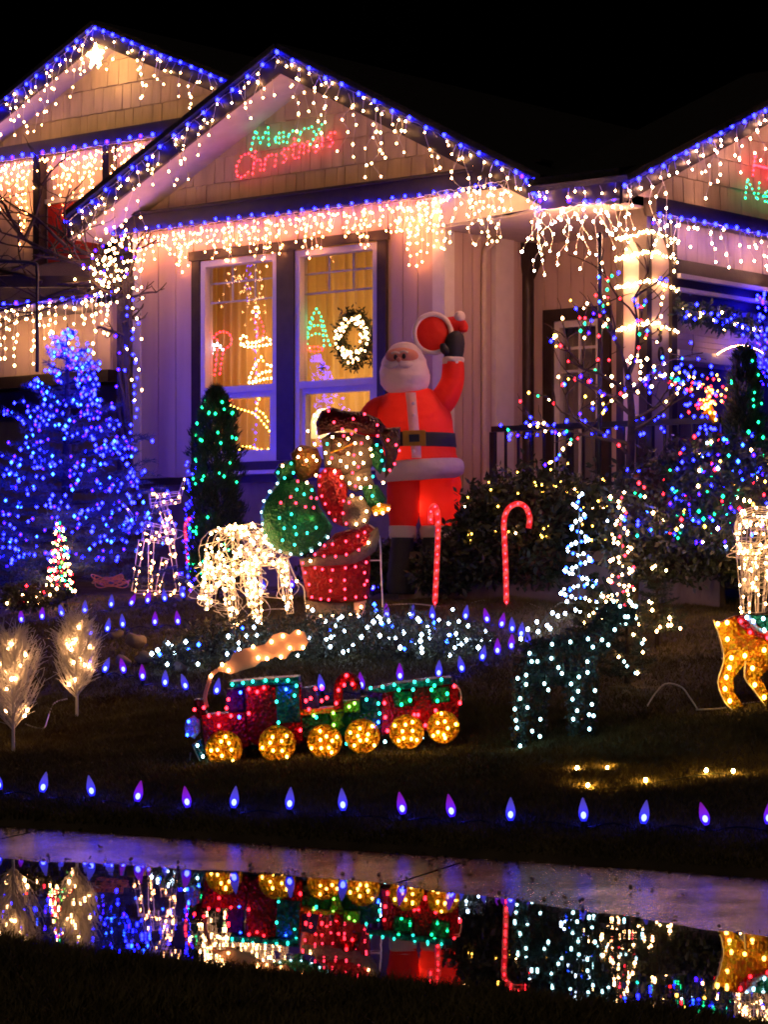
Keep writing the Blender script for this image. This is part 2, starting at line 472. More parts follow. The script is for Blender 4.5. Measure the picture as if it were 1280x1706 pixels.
def blades(n, u0, u1, v0, v1, hmin, hmax, name, keep=None):
    u = RNG.uniform(u0, u1, n); v = RNG.uniform(v0, v1, n)
    if keep is not None:
        k = keep(u, v); u, v = u[k], v[k]; n = len(u)
    X = .5 * v + .866 * u; Y = .866 * v - .5 * u; Z = np.interp(v, _PV, _PZ) + wobble(u, v) - .006
    patch = .78 + .22 * np.sin(u * 2.1 + np.sin(v * 3)) * np.cos(v * 2.7 + u)
    h = RNG.uniform(hmin, hmax, n) * patch; a = RNG.uniform(0, 2 * pi, n); wd = RNG.uniform(.0025, .006, n)
    lx = RNG.normal(0, .6, n) * h; ly = RNG.normal(0, .6, n) * h
    b = np.stack([X, Y, Z], -1); s = np.stack([np.cos(a) * wd, np.sin(a) * wd, np.zeros(n)], -1)
    tip = b + np.stack([lx, ly, h], -1)
    verts = np.stack([b - s, b + s, tip], 1).reshape(-1, 3)
    return tag(np_mesh(name, verts, np.arange(3 * n).reshape(-1, 3), 'grass'), kind='stuff')
tag(blades(300000, -10.2, -3.6, 10.12, 13.2, .015, .055, 'grass'), 'short brownish winter grass on the sloping front lawn', 'grass')
tag(blades(150000, -12.8, -4.6, 13.2, 17.0, .015, .05, 'grass'), 'short dark grass on the upper lawn before the house', 'grass')
tag(blades(80000, -6.2, -1.8, 5.2, 7.0, .02, .09, 'grass'), 'dark grass verge along the near edge of the puddle', 'grass')

# ------------------------------------------------------------------ the house
HU = Vector((cos(radians(40)), -sin(radians(40)), 0)); HN = Vector((-sin(radians(40)), -cos(radians(40)), 0))   # along the front, out of the front
HO = Vector((.504, 20.5, 0))                 # right front corner of the window bay
GO = Vector((2.07, 19.2, 0)); GW = -HN       # porch pillar corner; the garage front runs back from it
LO = Vector((-2.875, 26.23, 0))              # wing standing further up on the left
class Plane:
    def __init__(s, o, u, n): s.o, s.u, s.n = o, u, n
    def pt(s, t, z, off=0.0): return s.o + s.u * t + s.n * off + ZV * z
    def px(s, x, y, off=0.0):
        r = (x - CX) / F; q = s.o + s.n * off
        t = (r * q.y - q.x) / (s.u.x - r * s.u.y)
        return t, EYE + (HY - y) * (q.y + t * s.u.y) / F
    def at(s, x, y, off=0.0):
        t, z = s.px(x, y, off); return s.pt(t, z, off)
    def box(s, mb, t0, t1, z0, z1, o0, o1): return mb.box(s.o, s.u, s.n, ZV, (t0, t1, o0, o1, z0, z1))
FR = Plane(HO, HU, HN)            # front of the window bay
SD = Plane(HO, -HN, HU)           # its right side wall
EN = Plane(HO - HN * 1.27, HU, HN)   # entrance wall, set back under the porch
GA = Plane(GO, GW, HU)            # garage front
LW = Plane(LO, HU, HN)            # left wing front
house = thing('house', 'beige gabled house with dark trim, hung all over with lights', 'house', FR.pt(-1.8, 1.15))
wing = thing('house', 'gabled house wing with a glowing star, further back on the left', 'house', LW.pt(-.5, 1.3))

def part_box(pl, name, m, parent, *r):
    mb = MB(); pl.box(mb, *r); return mb.build(name, m, parent)
def boards(pl, wall, m, t0, t1, z0, z1, width, off=0.0, thick=.022, gap=.010):
    n = max(1, round((t1 - t0) / width)); w_ = (t1 - t0) / n
    for i in range(n):
        part_box(pl, 'board', m, wall, t0 + i * w_ + gap / 2, t0 + (i + 1) * w_ - gap / 2, z0, z1, off, off + thick + random.uniform(-.0015, .0015))
def clip(poly, a, b, c):
    """keep a*t + b*z + c >= 0"""
    out = []
    for i in range(len(poly)):
        p, q = poly[i], poly[(i + 1) % len(poly)]
        fp, fq = a * p[0] + b * p[1] + c, a * q[0] + b * q[1] + c
        if fp >= 0: out.append(p)
        if fp * fq < 0:
            k = fp / (fp - fq); out.append((p[0] + (q[0] - p[0]) * k, p[1] + (q[1] - p[1]) * k))
    return out
def shingles(pl, wall, m, L, A, R, zb, row, wid, off):
    """staggered shingles on a gable with corners L, A (top), R"""
    nrow = int((A[1] - zb) / row) + 1
    for j in range(nrow):
        z0 = zb + j * row; z1 = z0 + row - .006
        t = L[0] - random.uniform(0, wid)
        while t < R[0]:
            w_ = wid * random.uniform(.7, 1.3)
            poly = [(t + .003, z0 + random.uniform(-.004, .004)), (t + w_ - .003, z0 + random.uniform(-.004, .004)), (t + w_ - .003, z1), (t + .003, z1)]
            t += w_
            for a, b in ((L, A), (A, R)):
                if poly: poly = clip(poly, b[1] - a[1], -(b[0] - a[0]), a[1] * (b[0] - a[0]) - a[0] * (b[1] - a[1]))
            if poly and len(poly) > 2:
                th = random.uniform(.014, .022)
                lo = min(z for _, z in poly)
                mb = MB(); pts = [pl.pt(tt, zz, off) for tt, zz in poly]
                N = len(pts)
                mb.v = pts + [pl.pt(tt, zz, off + th * (1 - .5 * (zz - lo) / row)) for tt, zz in poly]
                mb.f = [tuple(range(N - 1, -1, -1)), tuple(range(N, 2 * N))] + [(i, (i + 1) % N, N + (i + 1) % N, N + i) for i in range(N)]
                # outline runs the other way round for planes whose normal flips: harmless, both faces are filled
                mb.build('shingle', m, wall)

# --- walls of the window bay
Z0, ZE = 2.20, 4.50
wt0, wt1, wz0, wz1 = -2.92, -.598, 2.24, 4.255           # dark window surround
ww = [(-2.815, -1.868), (-1.655, -.70)]                  # the two windows
wb, wt = 2.32, 4.16
fw = bpy.data.objects.new('front_wall', None); C.objects.link(fw); fw.parent = house
boards(FR, fw, 'siding', -3.60, wt0, Z0, ZE, .25); boards(FR, fw, 'siding', wt1, -.10, Z0, ZE, .17)
boards(FR, fw, 'siding', wt0, wt1, wz1, ZE, .25); boards(FR, fw, 'siding', wt0, wt1, Z0, wz0, .25)
mb = MB()
for r in ((-3.60, wt0, Z0, ZE), (wt1, -.0, Z0, ZE), (wt0, wt1, wz1, ZE), (wt0, wt1, Z0, wz0)): FR.box(mb, r[0], r[1], r[2], r[3], -.12, -.002)
mb.build('sheathing', 'siding', fw)
part_box(FR, 'corner_board', 'trim_white', house, -.098, .02, Z0, ZE, .0, .034)
part_box(FR, 'corner_board', 'trim_white', house, -3.70, -3.602, Z0, ZE, .0, .034)
part_box(FR, 'skirting', 'skirting', house, -3.62, -.02, 1.0, Z0 - .07, -.1, .0)
part_box(FR, 'water_table', 'trim_dark', house, -3.68, .0, Z0 - .07, Z0 - .003, -.1, .045)
# dark surround: head, sill, jambs and the mullion between the windows
for nm, r in (('window_head', (wt0 - .03, wt1 + .03, wz1 - .085, wz1)), ('window_apron', (wt0, wt1, wz0, wb - .003))):
    part_box(FR, nm, 'trim_dark', house, *r, .024, .060)
for t0, t1 in ((wt0, ww[0][0] - .003), (ww[0][1] + .003, ww[1][0] - .003), (ww[1][1] + .003, wt1)):
    part_box(FR, 'window_trim', 'trim_dark', house, t0, t1, wb, wz1 - .087, .0, .050)
part_box(FR, 'window_sill', 'trim_white', house, wt0 - .03, wt1 + .03, wz0 - .035, wz0 - .002, .0, .09)
for t0, t1 in ww:
    wi = bpy.data.objects.new('window', None); C.objects.link(wi); wi.parent = house
    fwd = .055; rail = (2.945, 3.005)
    for r in ((t0, t0 + fwd, wb, wt), (t1 - fwd, t1, wb, wt), (t0 + fwd, t1 - fwd, wt - fwd, wt), (t0 + fwd, t1 - fwd, wb, wb + fwd), (t0 + fwd, t1 - fwd, *rail)):
        part_box(FR, 'frame', 'vinyl', wi, *r, -.07, .035)
    lw = .05
    for r in ((t0 + fwd, t0 + fwd + lw, wb + fwd, rail[0]), (t1 - fwd - lw, t1 - fwd, wb + fwd, rail[0]), (t0 + fwd + lw, t1 - fwd - lw, wb + fwd, wb + fwd + lw), (t0 + fwd + lw, t1 - fwd - lw, rail[0] - lw, rail[0])):
        part_box(FR, 'sash', 'vinyl', wi, *r, -.06, .015)
    part_box(FR, 'pane', 'glass', wi, t0 + fwd, t1 - fwd, rail[1], wt - fwd, -.035, -.029)
    part_box(FR, 'pane', 'glass', wi, t0 + fwd + lw, t1 - fwd - lw, wb + fwd + lw, rail[0] - lw, -.035, -.029)
    for z in (3.78, 3.955): part_box(FR, 'glazing_bar', 'vinyl', wi, t0 + fwd, t1 - fwd, z - .008, z + .008, -.050, -.037)
    for k in (1, 2):
        t = t0 + fwd + (t1 - t0 - 2 * fwd) * k / 3
        part_box(FR, 'glazing_bar', 'vinyl', wi, t - .008, t + .008, 3.79, wt - fwd, -.0495, -.0375)
# room behind: back wall, ceiling, floor, ends
mb = MB()
for r in ((-3.5, -.15, 2.0, 4.4, -2.6, -2.5), (-3.5, -.15, 4.4, 4.45, -2.6, -.13), (-3.5, -.15, 1.95, 2.0, -2.6, -.13), (-3.55, -3.5, 2.0, 4.4, -2.6, -.13), (-.15, -.12, 2.0, 4.4, -2.6, -.13)):
    FR.box(mb, *r)
mb.build('room', 'interior', house)
def room_light(t, z, off, power, size):
    l = bpy.data.lights.new('ceiling_lamp', 'POINT'); l.energy = power; l.color = (1.0, .68, .33); l.shadow_soft_size = size
    o = link('ceiling_lamp', l); o.location = FR.pt(t, z, off)
    return o
room_light(-2.3, 3.2, -1.1, 36, .15); room_light(-1.15, 2.9, -1.0, 50, .15)
for (t0, t1), nm in zip(ww, ('left', 'right')):
    mb = MB(); N = 110; a0, a1 = t0 - .30, t1 + .02
    ph = random.uniform(0, 6)
    for i in range(N + 1):
        t = a0 + (a1 - a0) * i / N
        q = t * 2 * pi / .105 + ph
        o = -.20 + .036 * sin(q + 1.2 * sin(t * 7)) + .010 * sin(2.3 * q)
        for z in (2.2, 3.2, 4.36): mb.v.append(FR.pt(t + .008 * sin(z * 5 + t * 9), z, o))
    for i in range(N):
        for k in range(2): a = i * 3 + k; mb.f.append((a, a + 3, a + 4, a + 1))
    cu = mb.build('curtain', 'curtain', None, True, FR.pt((t0 + t1) / 2, 2.2, -.2))
    tag(cu, f'pleated amber curtain glowing behind the {nm} tall window', 'curtain', 'curtains behind the tall windows')

# --- gable above the band
gl_, ga_, gr_ = (-3.95, 4.60), (-1.42, 5.72), (1.15, 4.46)
gw = bpy.data.objects.new('gable_wall', None); C.objects.link(gw); gw.parent = house
mb = MB(); mb.prism([FR.pt(t, z, -.05) for t, z in ((-3.95, 4.5), gl_, ga_, gr_, (1.0, 4.5))], HN * .049); fill_fix(mb.build('sheathing', 'shingle', gw))
shingles(FR, gw, 'shingle', (-4.0, 4.575), ga_, (1.25, 4.40), 4.62, .235, .125, .0)
part_box(FR, 'band_board', 'trim_dark', house, -3.90, 1.10, 4.487, 4.64, -.02, .12)
part_box(FR, 'band_cap', 'trim_dark', house, -3.92, 1.12, 4.642, 4.665, -.02, .15)
# roof: two slopes with rake boards and soffits
RO = .5
RL, RA, RR = (-4.09, 4.62), (-1.42, 5.83), (1.39, 4.415)
roof = bpy.data.objects.new('roof', None); C.objects.link(roof); roof.parent = house
def slope(pl, parent, a, b, front, back, rake=.20, soff='soffit', th=.05):
    """one roof slope from a to b (t,z): covering, barge board on the front edge and the boarded underside of the overhang"""
    d = Vector((b[0] - a[0], b[1] - a[1])).normalized(); nx, nz = (-d.y, d.x) if d.x > 0 else (d.y, -d.x)
    def q(p, h, off): return pl.pt(p[0] + nx * h, p[1] + nz * h, off)
    mb = MB(); mb.prism([q(a, 0, front + .05), q(b, 0, front + .05), q(b, th, front + .05), q(a, th, front + .05)], pl.n * (back - front - .05)); mb.build('covering', 'roofing', parent)
    mb = MB(); mb.prism([pl.pt(a[0], a[1] - .004, front), pl.pt(b[0], b[1] - .004, front), pl.pt(b[0], b[1] - rake, front), pl.pt(a[0], a[1] - rake, front)], pl.n * -.03); mb.build('barge_board', 'trim_dark', parent)
    mb = MB(); mb.prism([pl.pt(a[0], a[1] - rake + .03, front - .032), pl.pt(b[0], b[1] - rake + .03, front - .032), pl.pt(b[0], b[1] - rake + .005, front - .032), pl.pt(a[0], a[1] - rake + .005, front - .032)], pl.n * (-(front - .034))); mb.build('soffit', soff, parent)
slope(FR, roof, RL, RA, RO, -5.5); slope(FR, roof, RA, RR, RO, -5.5)
# right side wall of the bay, seen at a slant
sw = bpy.data.objects.new('side_wall', None); C.objects.link(sw); sw.parent = house
part_box(SD, 'sheathing', 'siding', sw, .0, 1.27, 1.2, 4.42, -.12, -.002)
boards(SD, sw, 'siding', .10, 1.27, Z0 - .6, 4.42, .125)
part_box(SD, 'corner_board', 'trim_white', house, -.0335, .10, Z0, ZE - .02, .0225, .034)
tA, _ = SD.px(816, 600); tB, _ = SD.px(846, 600)
part_box(SD, 'corner_board', 'trim_white', house, tA, tB, 1.5, 4.30, .024, .07)
part_box(SD, 'side_fascia', 'trim_white', house, .0, 1.25, 4.30, 4.40, .024, .05)
# rainwater pipes
def pipe(pl, pts, r, m, parent, name='downpipe'): return MB().tube(smooth_path(pts, 4), r, 8).build(name, m, parent, True)
tC, _ = SD.px(799, 600)
pipe(SD, [SD.pt(tC + .12, 4.18, .12), SD.pt(tC + .03, 4.10, .07), SD.pt(tC, 3.95, .055), SD.pt(tC, 3, .055), SD.pt(tC, 2.25, .055), SD.pt(tC - .03, 2.1, .08), SD.pt(tC - .05, 1.9, .10)], .028, 'pipe', house)
tD, _ = SD.px(872, 600)
dp = pipe(SD, [SD.pt(tD, 3.98, .05), SD.pt(tD, 3, .05), SD.pt(tD, 1.5, .05)], .055, 'trim_dark', house)
mb = MB().loft([(SD.pt(tD, 3.86, .05), .045, .045, 0), (SD.pt(tD, 4.0, .06), .10, .07, 0), (SD.pt(tD, 4.22, .06), .11, .08, 0)], 4); mb.build('rain_hopper', 'trim_dark', house)

# --- entrance wall under the porch, with a tall window
e0, _ = EN.px(888, 600); e1 = 1.99
ew = bpy.data.objects.new('entrance_wall', None); C.objects.link(ew); ew.parent = house
a0, zt = EN.px(910, 518); a1, _ = EN.px(1021, 512)
boards(EN, ew, 'siding', e0, a0, 1.5, 4.20, .13); boards(EN, ew, 'siding', a1, e1, 1.5, 4.20, .13)
boards(EN, ew, 'siding', a0, a1, zt, 4.20, .13)
mb = MB()
for r in ((e0, a0, 1.5, 4.2), (a1, e1, 1.5, 4.2), (a0, a1, zt, 4.2)): EN.box(mb, *r, -.1, -.002)
mb.build('sheathing', 'siding', ew)
for r in ((a0, a0 + .10, 1.5, zt - .1), (a1 - .10, a1, 1.5, zt - .1), (a0, a1, zt - .1, zt)): part_box(EN, 'window_trim', 'trim_dark', house, *r, .0, .05)
wi = bpy.data.objects.new('window', None); C.objects.link(wi); wi.parent = house
b0, b1, bt = a0 + .103, a1 - .103, zt - .103
for r in ((b0, b0 + .06, 1.5, bt), (b1 - .06, b1, 1.5, bt), (b0 + .06, b1 - .06, bt - .06, bt)): part_box(EN, 'frame', 'vinyl', wi, *r, -.06, .02)
part_box(EN, 'pane', 'glass', wi, b0 + .06, b1 - .06, 1.5, bt - .06, -.03, -.025)
mid = (b0 + b1) / 2
part_box(EN, 'glazing_bar', 'vinyl', wi, mid - .012, mid + .012, 1.5, bt - .06, -.024, -.008)
for z in (bt - .06 - .18, bt - .06 - .38): part_box(EN, 'glazing_bar', 'vinyl', wi, b0 + .06, b1 - .06, z - .012, z + .012, -.0245, -.0085)
mb = MB(); N = 60
for i in range(N + 1):
    t = b0 - .2 + (b1 - b0 + .2) * i / N; o = -.16 + .025 * sin(t * 48) + .01 * sin(t * 101)
    for z in (1.5, bt): mb.v.append(EN.pt(t, z, o))
mb.f = [(i * 2, i * 2 + 2, i * 2 + 3, i * 2 + 1) for i in range(N)]
tag(mb.build('curtain', 'curtain_grey', None, True, EN.pt(mid, 1.5, -.16)), 'dim grey curtain behind the narrow porch window', 'curtain')
part_box(EN, 'back_room', 'black_fabric', house, b0 - .4, b1 + .1, 1.4, bt + .1, -1.0, -.95)

# porch: eave board, ceiling, deck
pe0 = FR.px(902, 312, RO)[0]; pe1 = FR.px(1042, 300, RO)[0]
ze = 4.385
part_box(FR, 'eave_board', 'trim_dark', house, pe0, pe1 + .01, ze - .20, ze, RO - .03, RO)
mb = MB(); mb.prism([FR.pt(pe0 - .1, ze + .0, RO + .05), FR.pt(pe1 - .02, ze + .0, RO + .05), FR.pt(pe1 - .02, ze + .05, RO + .05), FR.pt(pe0 - .1, ze + .05, RO + .05)], HN * -1.0 + ZV * .2); mb.build('porch_covering', 'roofing', house)
mb = MB().prism([FR.pt(t, 4.20, o) for t, o in ((.036, .10), (.9, .27), (1.32, .455), (1.99, .455), (1.99, -1.27), (.036, -1.27))], ZV * .02); fill_fix(mb.build('porch_ceiling', 'soffit', house))
mb = MB().prism([FR.pt(.036, 4.221, .10), FR.pt(1.34, 4.221, .46), FR.pt(1.34, 4.40, .46), FR.pt(.036, 4.485, .10)], HN * -.02); mb.build('frieze_board', 'soffit', house)
part_box(FR, 'porch_deck', 'floor_wood', house, .15, 3.2, 1.42, 1.5, -1.4, .85)
part_box(FR, 'deck_skirt', 'skirting', house, .15, 3.2, .9, 1.41, .70, .78)

# porch pillar with the house number
pl0 = FR.px(1040, 560, 0)[0]
cornr = FR.px(1078, 560, .0)[0]
PT = Plane(GO, HU, HN)
pil = bpy.data.objects.new('porch_pillar', None); C.objects.link(pil); pil.parent = house
part_box(PT, 'core', 'siding', pil, -.27, -.001, 1.45, 4.2, -.34, -.001)
for r in ((-.28, -.225), (-.065, .012)): part_box(PT, 'corner_strip', 'trim_dark', pil, *r, 1.45, 4.2, .0, .02)
part_box(GA, 'corner_strip', 'trim_dark', pil, -.0195, .05, 1.45, 4.2, .0, .0115)
part_box(GA, 'corner_strip', 'trim_dark', pil, .31, .385, 1.45, 4.2, .0, .03)
for (t, z, s_) in ((.165, 4.02, 1), (-.145, 4.02, 0)):
    mb = MB()
    if s_: mb.prism([GA.pt(.05, 4.2, 0), GA.pt(.31, 4.2, 0), GA.pt(.31, 3.85, 0), GA.pt(.18, 4.05, 0), GA.pt(.05, 3.85, 0)], HU * .02)
    else: mb.prism([PT.pt(-.225, 4.2, 0), PT.pt(-.065, 4.2, 0), PT.pt(-.065, 3.85, 0), PT.pt(-.145, 4.02, 0), PT.pt(-.225, 3.85, 0)], HN * .015)
    fill_fix(mb.build('bracket', 'trim_dark', pil))
def digit(ch, t, z, size):
    cu = bpy.data.curves.new('digit', 'FONT'); cu.body = ch; cu.size = size; cu.extrude = .006; cu.align_x = 'CENTER'; cu.align_y = 'CENTER'
    tmp = bpy.data.objects.new('digit', cu); C.objects.link(tmp)
    dg = bpy.context.evaluated_depsgraph_get(); dg.update()
    me = bpy.data.meshes.new_from_object(tmp.evaluated_get(dg)); C.objects.unlink(tmp); bpy.data.objects.remove(tmp)
    me.materials.clear(); me.materials.append(MATS['digit'])
    M = Matrix((( GW.x, 0, HU.x), (GW.y, 0, HU.y), (0, 1, 0))).to_4x4()
    me.transform(M)
    return link('house_number', me, pil, GA.pt(t, z, .008) - org(pil))
digit('3', .165, 3.205, .17); digit('0', .185, 3.055, .17)

# --- garage front
gaw = bpy.data.objects.new('garage_wall', None); C.objects.link(gaw); gaw.parent = house
part_box(GA, 'sheathing', 'siding', gaw, .39, 4.2, 1.2, 4.2, -.12, -.06)
shingles(GA, gaw, 'shingle_pale', (.39, 4.14), (2.3, 4.15), (4.2, 4.14), 3.84, .30, .16, -.06)
shingles(GA, gaw, 'shingle_pale', (.39, 3.575), (2.3, 3.576), (4.2, 3.575), 3.30, .28, .14, -.06)
for k in range(4): part_box(GA, 'lap_board', 'siding', gaw, .39, 4.2, 3.115 + k * .048, 3.115 + k * .048 + .044, -.06, -.045 + .004 * (k % 2))
for nm, m, z0, z1, o1 in (('beam', 'trim_dark', 3.72, 3.835, .02), ('trim_strip', 'trim_white', 3.685, 3.718, .06), ('beam', 'trim_dark', 3.61, 3.683, .01), ('trim_strip', 'trim_white', 3.58, 3.608, .05), ('beam', 'trim_dark', 3.50, 3.578, .0), ('door_head', 'trim_white', 3.03, 3.112, .05)):
    part_box(GA, nm, m, gaw, .39, 4.2, z0, z1, -.058, o1)
for k in range(4): part_box(GA, 'door_panel', 'skirting', gaw, .45, 4.2, 1.25 + k * .44, 1.25 + k * .44 + .43, -.055, -.03)
gg = bpy.data.objects.new('gable_wall', None); C.objects.link(gg); gg.parent = house
g0, g1, g2 = (-.40, 4.30), (2.7, 5.60), (5.8, 4.30)
mb = MB(); mb.prism([GA.pt(t, z, -.06) for t, z in (g0, g1, g2)], HU * .059); fill_fix(mb.build('sheathing', 'shingle_pale', gg))
shingles(GA, gg, 'shingle_pale', g0, g1, (4.6, 4.80), 4.28, .22, .13, .0)
part_box(GA, 'band_board', 'trim_dark', house, -.02, 4.4, 4.135, 4.275, -.02, .10)
r0 = GA.px(1036, 303, .15); r1_ = GA.px(1280, 173, .15)
sl = (r1_[1] - r0[1]) / (r1_[0] - r0[0])
rt = (r0[0] + 3.3, r0[1] + sl * 3.3)
groof = bpy.data.objects.new('roof', None); C.objects.link(groof); groof.parent = house
slope(GA, groof, r0, rt, .16, -.75, .17); slope(GA, groof, rt, (rt[0] + 3.3, r0[1]), .16, -.75, .17)

# --- left wing: gable, windows, porch roof below
wl = bpy.data.objects.new('gable_wall', None); C.objects.link(wl); wl.parent = wing
lA, lL, lR = (-.31, 7.06), (-3.2, 5.84), (3.0, 5.66)
mb = MB(); mb.prism([LW.pt(t, z, -.06) for t, z in (lL, lA, lR)], HN * .058); fill_fix(mb.build('sheathing', 'shingle', wl))
shingles(LW, wl, 'shingle', (-3.0, 5.92), lA, (2.6, 5.83), 6.0, .27, .15, .0)
part_box(LW, 'band_board', 'trim_dark', wing, -3.2, 1.6, 5.89, 6.05, -.02, .12)
lroof = bpy.data.objects.new('roof', None); C.objects.link(lroof); lroof.parent = wing
A2 = (LW.px(160, 43, .35)); 
slope(LW, lroof, (A2[0] - 3.2, A2[1] - 3.2 * .424), A2, .35, -5, .19); slope(LW, lroof, A2, (A2[0] + 3.4, A2[1] - 3.4 * .424), .35, -5, .19)
ww_ = bpy.data.objects.new('front_wall', None); C.objects.link(ww_); ww_.parent = wing
boards(LW, ww_, 'siding', -3.0, 1.6, 4.4, 5.9, .22); part_box(LW, 'sheathing', 'siding', ww_, -3.0, 1.6, 1.2, 5.9, -.12, -.002)
for x in (70, 186):
    t, _ = LW.px(x, 340, .05); part_box(LW, 'post', 'trim_dark', wing, t - .05, t + .05, 4.4, 5.9, .024, .14)
t0, zt_ = LW.px(78, 268, .03); t1, _ = LW.px(150, 268, .03)
part_box(LW, 'door', 'red_panel', wing, t0 + .04, t1 + .15, 4.3, LW.px(110, 340)[1], .023, .05)
part_box(LW, 'door_head', 'trim_white', wing, t0, t1 + .2, LW.px(110, 338)[1], LW.px(110, 330)[1], .023, .06)
# porch roof and lower wall on the far left
PO = Plane(P(100, 900, 24.3) * 1.0, HU, HN); PO.o.z = 0
zl = PO.px(100, 503)[1]
lp = thing('porch', 'low dark porch roof over a pale wall behind the blue spruce', 'porch', PO.pt(-.2, 1.2))
mb = MB(); mb.prism([PO.pt(-3, zl, .2), PO.pt(.75, zl, .2), PO.pt(.75, zl - .05, .2), PO.pt(-3, zl - .05, .2)], HN * -1.9 + ZV * .72); mb.build('covering', 'roofing', lp)
part_box(PO, 'eave_board', 'trim_dark', lp, -3, .75, zl - .17, zl - .003, .20, .225)
pw_ = bpy.data.objects.new('wall', None); C.objects.link(pw_); pw_.parent = lp
zw = PO.px(100, 622)[1]
boards(PO, pw_, 'siding', -3, .75, zw, zl - .05, .2); part_box(PO, 'sheathing', 'siding', pw_, -3, .75, zw, zl - .05, -.1, -.002)
part_box(PO, 'lintel', 'trim_dark', lp, -3, .75, zw - .12, zw - .003, -.1, .06)
part_box(PO, 'lower_wall', 'skirting', lp, -3, .75, 1.0, zw - .123, -.4, -.3)

# ------------------------------------------------------------------ light strings on the buildings
def icicles(label, top, step, lens, gap=.085, m='warm', r=.0095, spread=.03, group='icicle light strings', back=Vector((0, 0, 0)), wire='wire_white', wr=.0022, jz=.0):
    """a cable along the points `top` with wires of differing length hanging from it, a bulb every few centimetres"""
    pts = sample(top, step)
    t = thing('icicle_light_string', label, 'light string', top[0], group)
    mb = MB(); bl = []
    mb.tube([p + ZV * random.uniform(-.012, .006) for p in pts] + [top[-1]], wr * 1.3, 3)
    for i, p in enumerate(pts):
        L = lens(i / max(1, len(pts) - 1))
        if L <= 0: continue
        q = p + Vector((random.uniform(-.02, .02), 0, random.uniform(-.03, .01))) + back * random.random()
        pa = [q.copy()]; run = random.uniform(.02, gap); sway = Vector((random.uniform(-1, 1), random.uniform(-.4, .4), 0)) * spread
        while run < L:
            f = run / max(L, .05)
            pt = q + sway * f * 1.4 + Vector((random.uniform(-.5, .5), random.uniform(-.5, .5), 0)) * spread - ZV * run
            pa.append(pt); bl.append(pt + Vector((random.uniform(-.01, .01), -.006, -.008)))
            run += gap * random.uniform(.7, 1.5)
        if len(pa) > 1: mb.tube(smooth_path(pa, 3), wr, 3)
    mb.build('cable', wire, t)
    bulb_mass(t, bl, m, r)
    return t
def bulb_string(label, top, step, m='blue', r=.015, group='blue bulb strings', jit=.008, n2=None):
    t = thing('bulb_string', label, 'light string', top[0], group)
    pts = sample(top, step)
    mb = MB()
    for a, b in zip(pts, pts[1:]): mb.tube([a, a.lerp(b, .5) - ZV * random.uniform(.0, .03), b], .003, 3)
    if len(mb.v): mb.build('cable', 'wire_black', t)
    mm = n2 or m
    base = org(t)
    for i, p in enumerate(pts):
        link('bulb', bulb_mesh(m if i % 3 else mm, r), t, p + Vector((random.uniform(-jit, jit), -.012, random.uniform(-jit, jit) * 1.5)) - base)
    return t
def ru(a, b, p=0.0): return lambda f: (0 if random.random() < p else random.uniform(a, b))

fo = RO + .02
lift = ZV * -.035
L1 = [FR.pt(*RL, fo) + lift, FR.pt(*RA, fo) + lift]; L2 = [FR.pt(*RA, fo) + lift, FR.pt(*RR, fo) + lift]
icicles('warm icicle lights on the left slope of the centre gable', L1, .070, ru(.10, .58, .25), .12, r=.0088, spread=.085)
icicles('warm icicle lights on the right slope of the centre gable', L2, .062, ru(.10, .68, .2), .12, r=.0088, spread=.085)
bulb_string('blue bulbs lining the left slope of the centre gable', L1, .195)
bulb_string('blue bulbs lining the right slope of the centre gable', L2, .205)
# under the band across the window wall
B1 = [FR.pt(-3.84, 4.478, .14), FR.pt(.02, 4.478, .14)]
def swag(f):
    k = (f * 7.0) % 1.0
    return random.uniform(.45, 1.0) * (.14 + .36 * (1 - abs(2 * k - 1)) ** .8)
icicles('dense warm icicle swags above the two tall windows', B1, .032, swag, .075, 'warm_pink', .0080, .035, back=HN * -.08)
bulb_string('blue bulbs along the band above the tall windows', [FR.pt(-3.84, 4.495, .155), FR.pt(1.05, 4.495, .155)], .148, r=.012)
c0, c1 = FR.px(700, 430, .06)[0], FR.px(745, 430, .06)[0]
def heart(f): return .02 + .62 * (1 - abs(2 * f - 1) ** 1.4)
icicles('warm icicle swag hanging lowest, beside the bay corner', [FR.pt(c0 - .28, 4.47, .08), FR.pt(c1 + .05, 4.47, .08)], .055, heart, .09, 'warm_pink', .0085, .014)
icicles('warm icicle lights under the soffit right of the bay', [FR.pt(.05, 4.46, .32), FR.pt(1.15, 4.44, .60)], .036, ru(.08, .52, .1), .09, 'warm', .0080, spread=.08)
# porch eave
E1 = [FR.pt(pe0 - .10, ze - .02, fo), FR.pt(pe1, ze - .04, fo)]
icicles('long tangled warm icicle lights along the porch eave', [p - ZV * .17 for p in E1], .036, ru(.06, .56, .1), .10, 'warm_porch', .0080, spread=.10)
icicles('thin second row of warm icicles on the porch eave board', E1, .075, ru(.05, .2, .2), .09)
bulb_string('blue bulbs along the top of the porch eave', E1, .15)
V1 = [FR.pt(RR[0] - .18, RR[1] + .06, fo), FR.pt(pe0 + .02, ze - .14, fo + .02), FR.pt(pe0 - .02, ze - .22, fo + .02)]
bulb_string('short tight run of blue bulbs at the roof valley', V1, .05, n2='violet', r=.015)
bulb_string('few blue bulbs under the eave beside the pillar', [FR.pt(pe1 - .5, ze - .16, fo + .01), FR.pt(pe1 + .02, ze - .20, fo + .01)], .14, n2='violet')
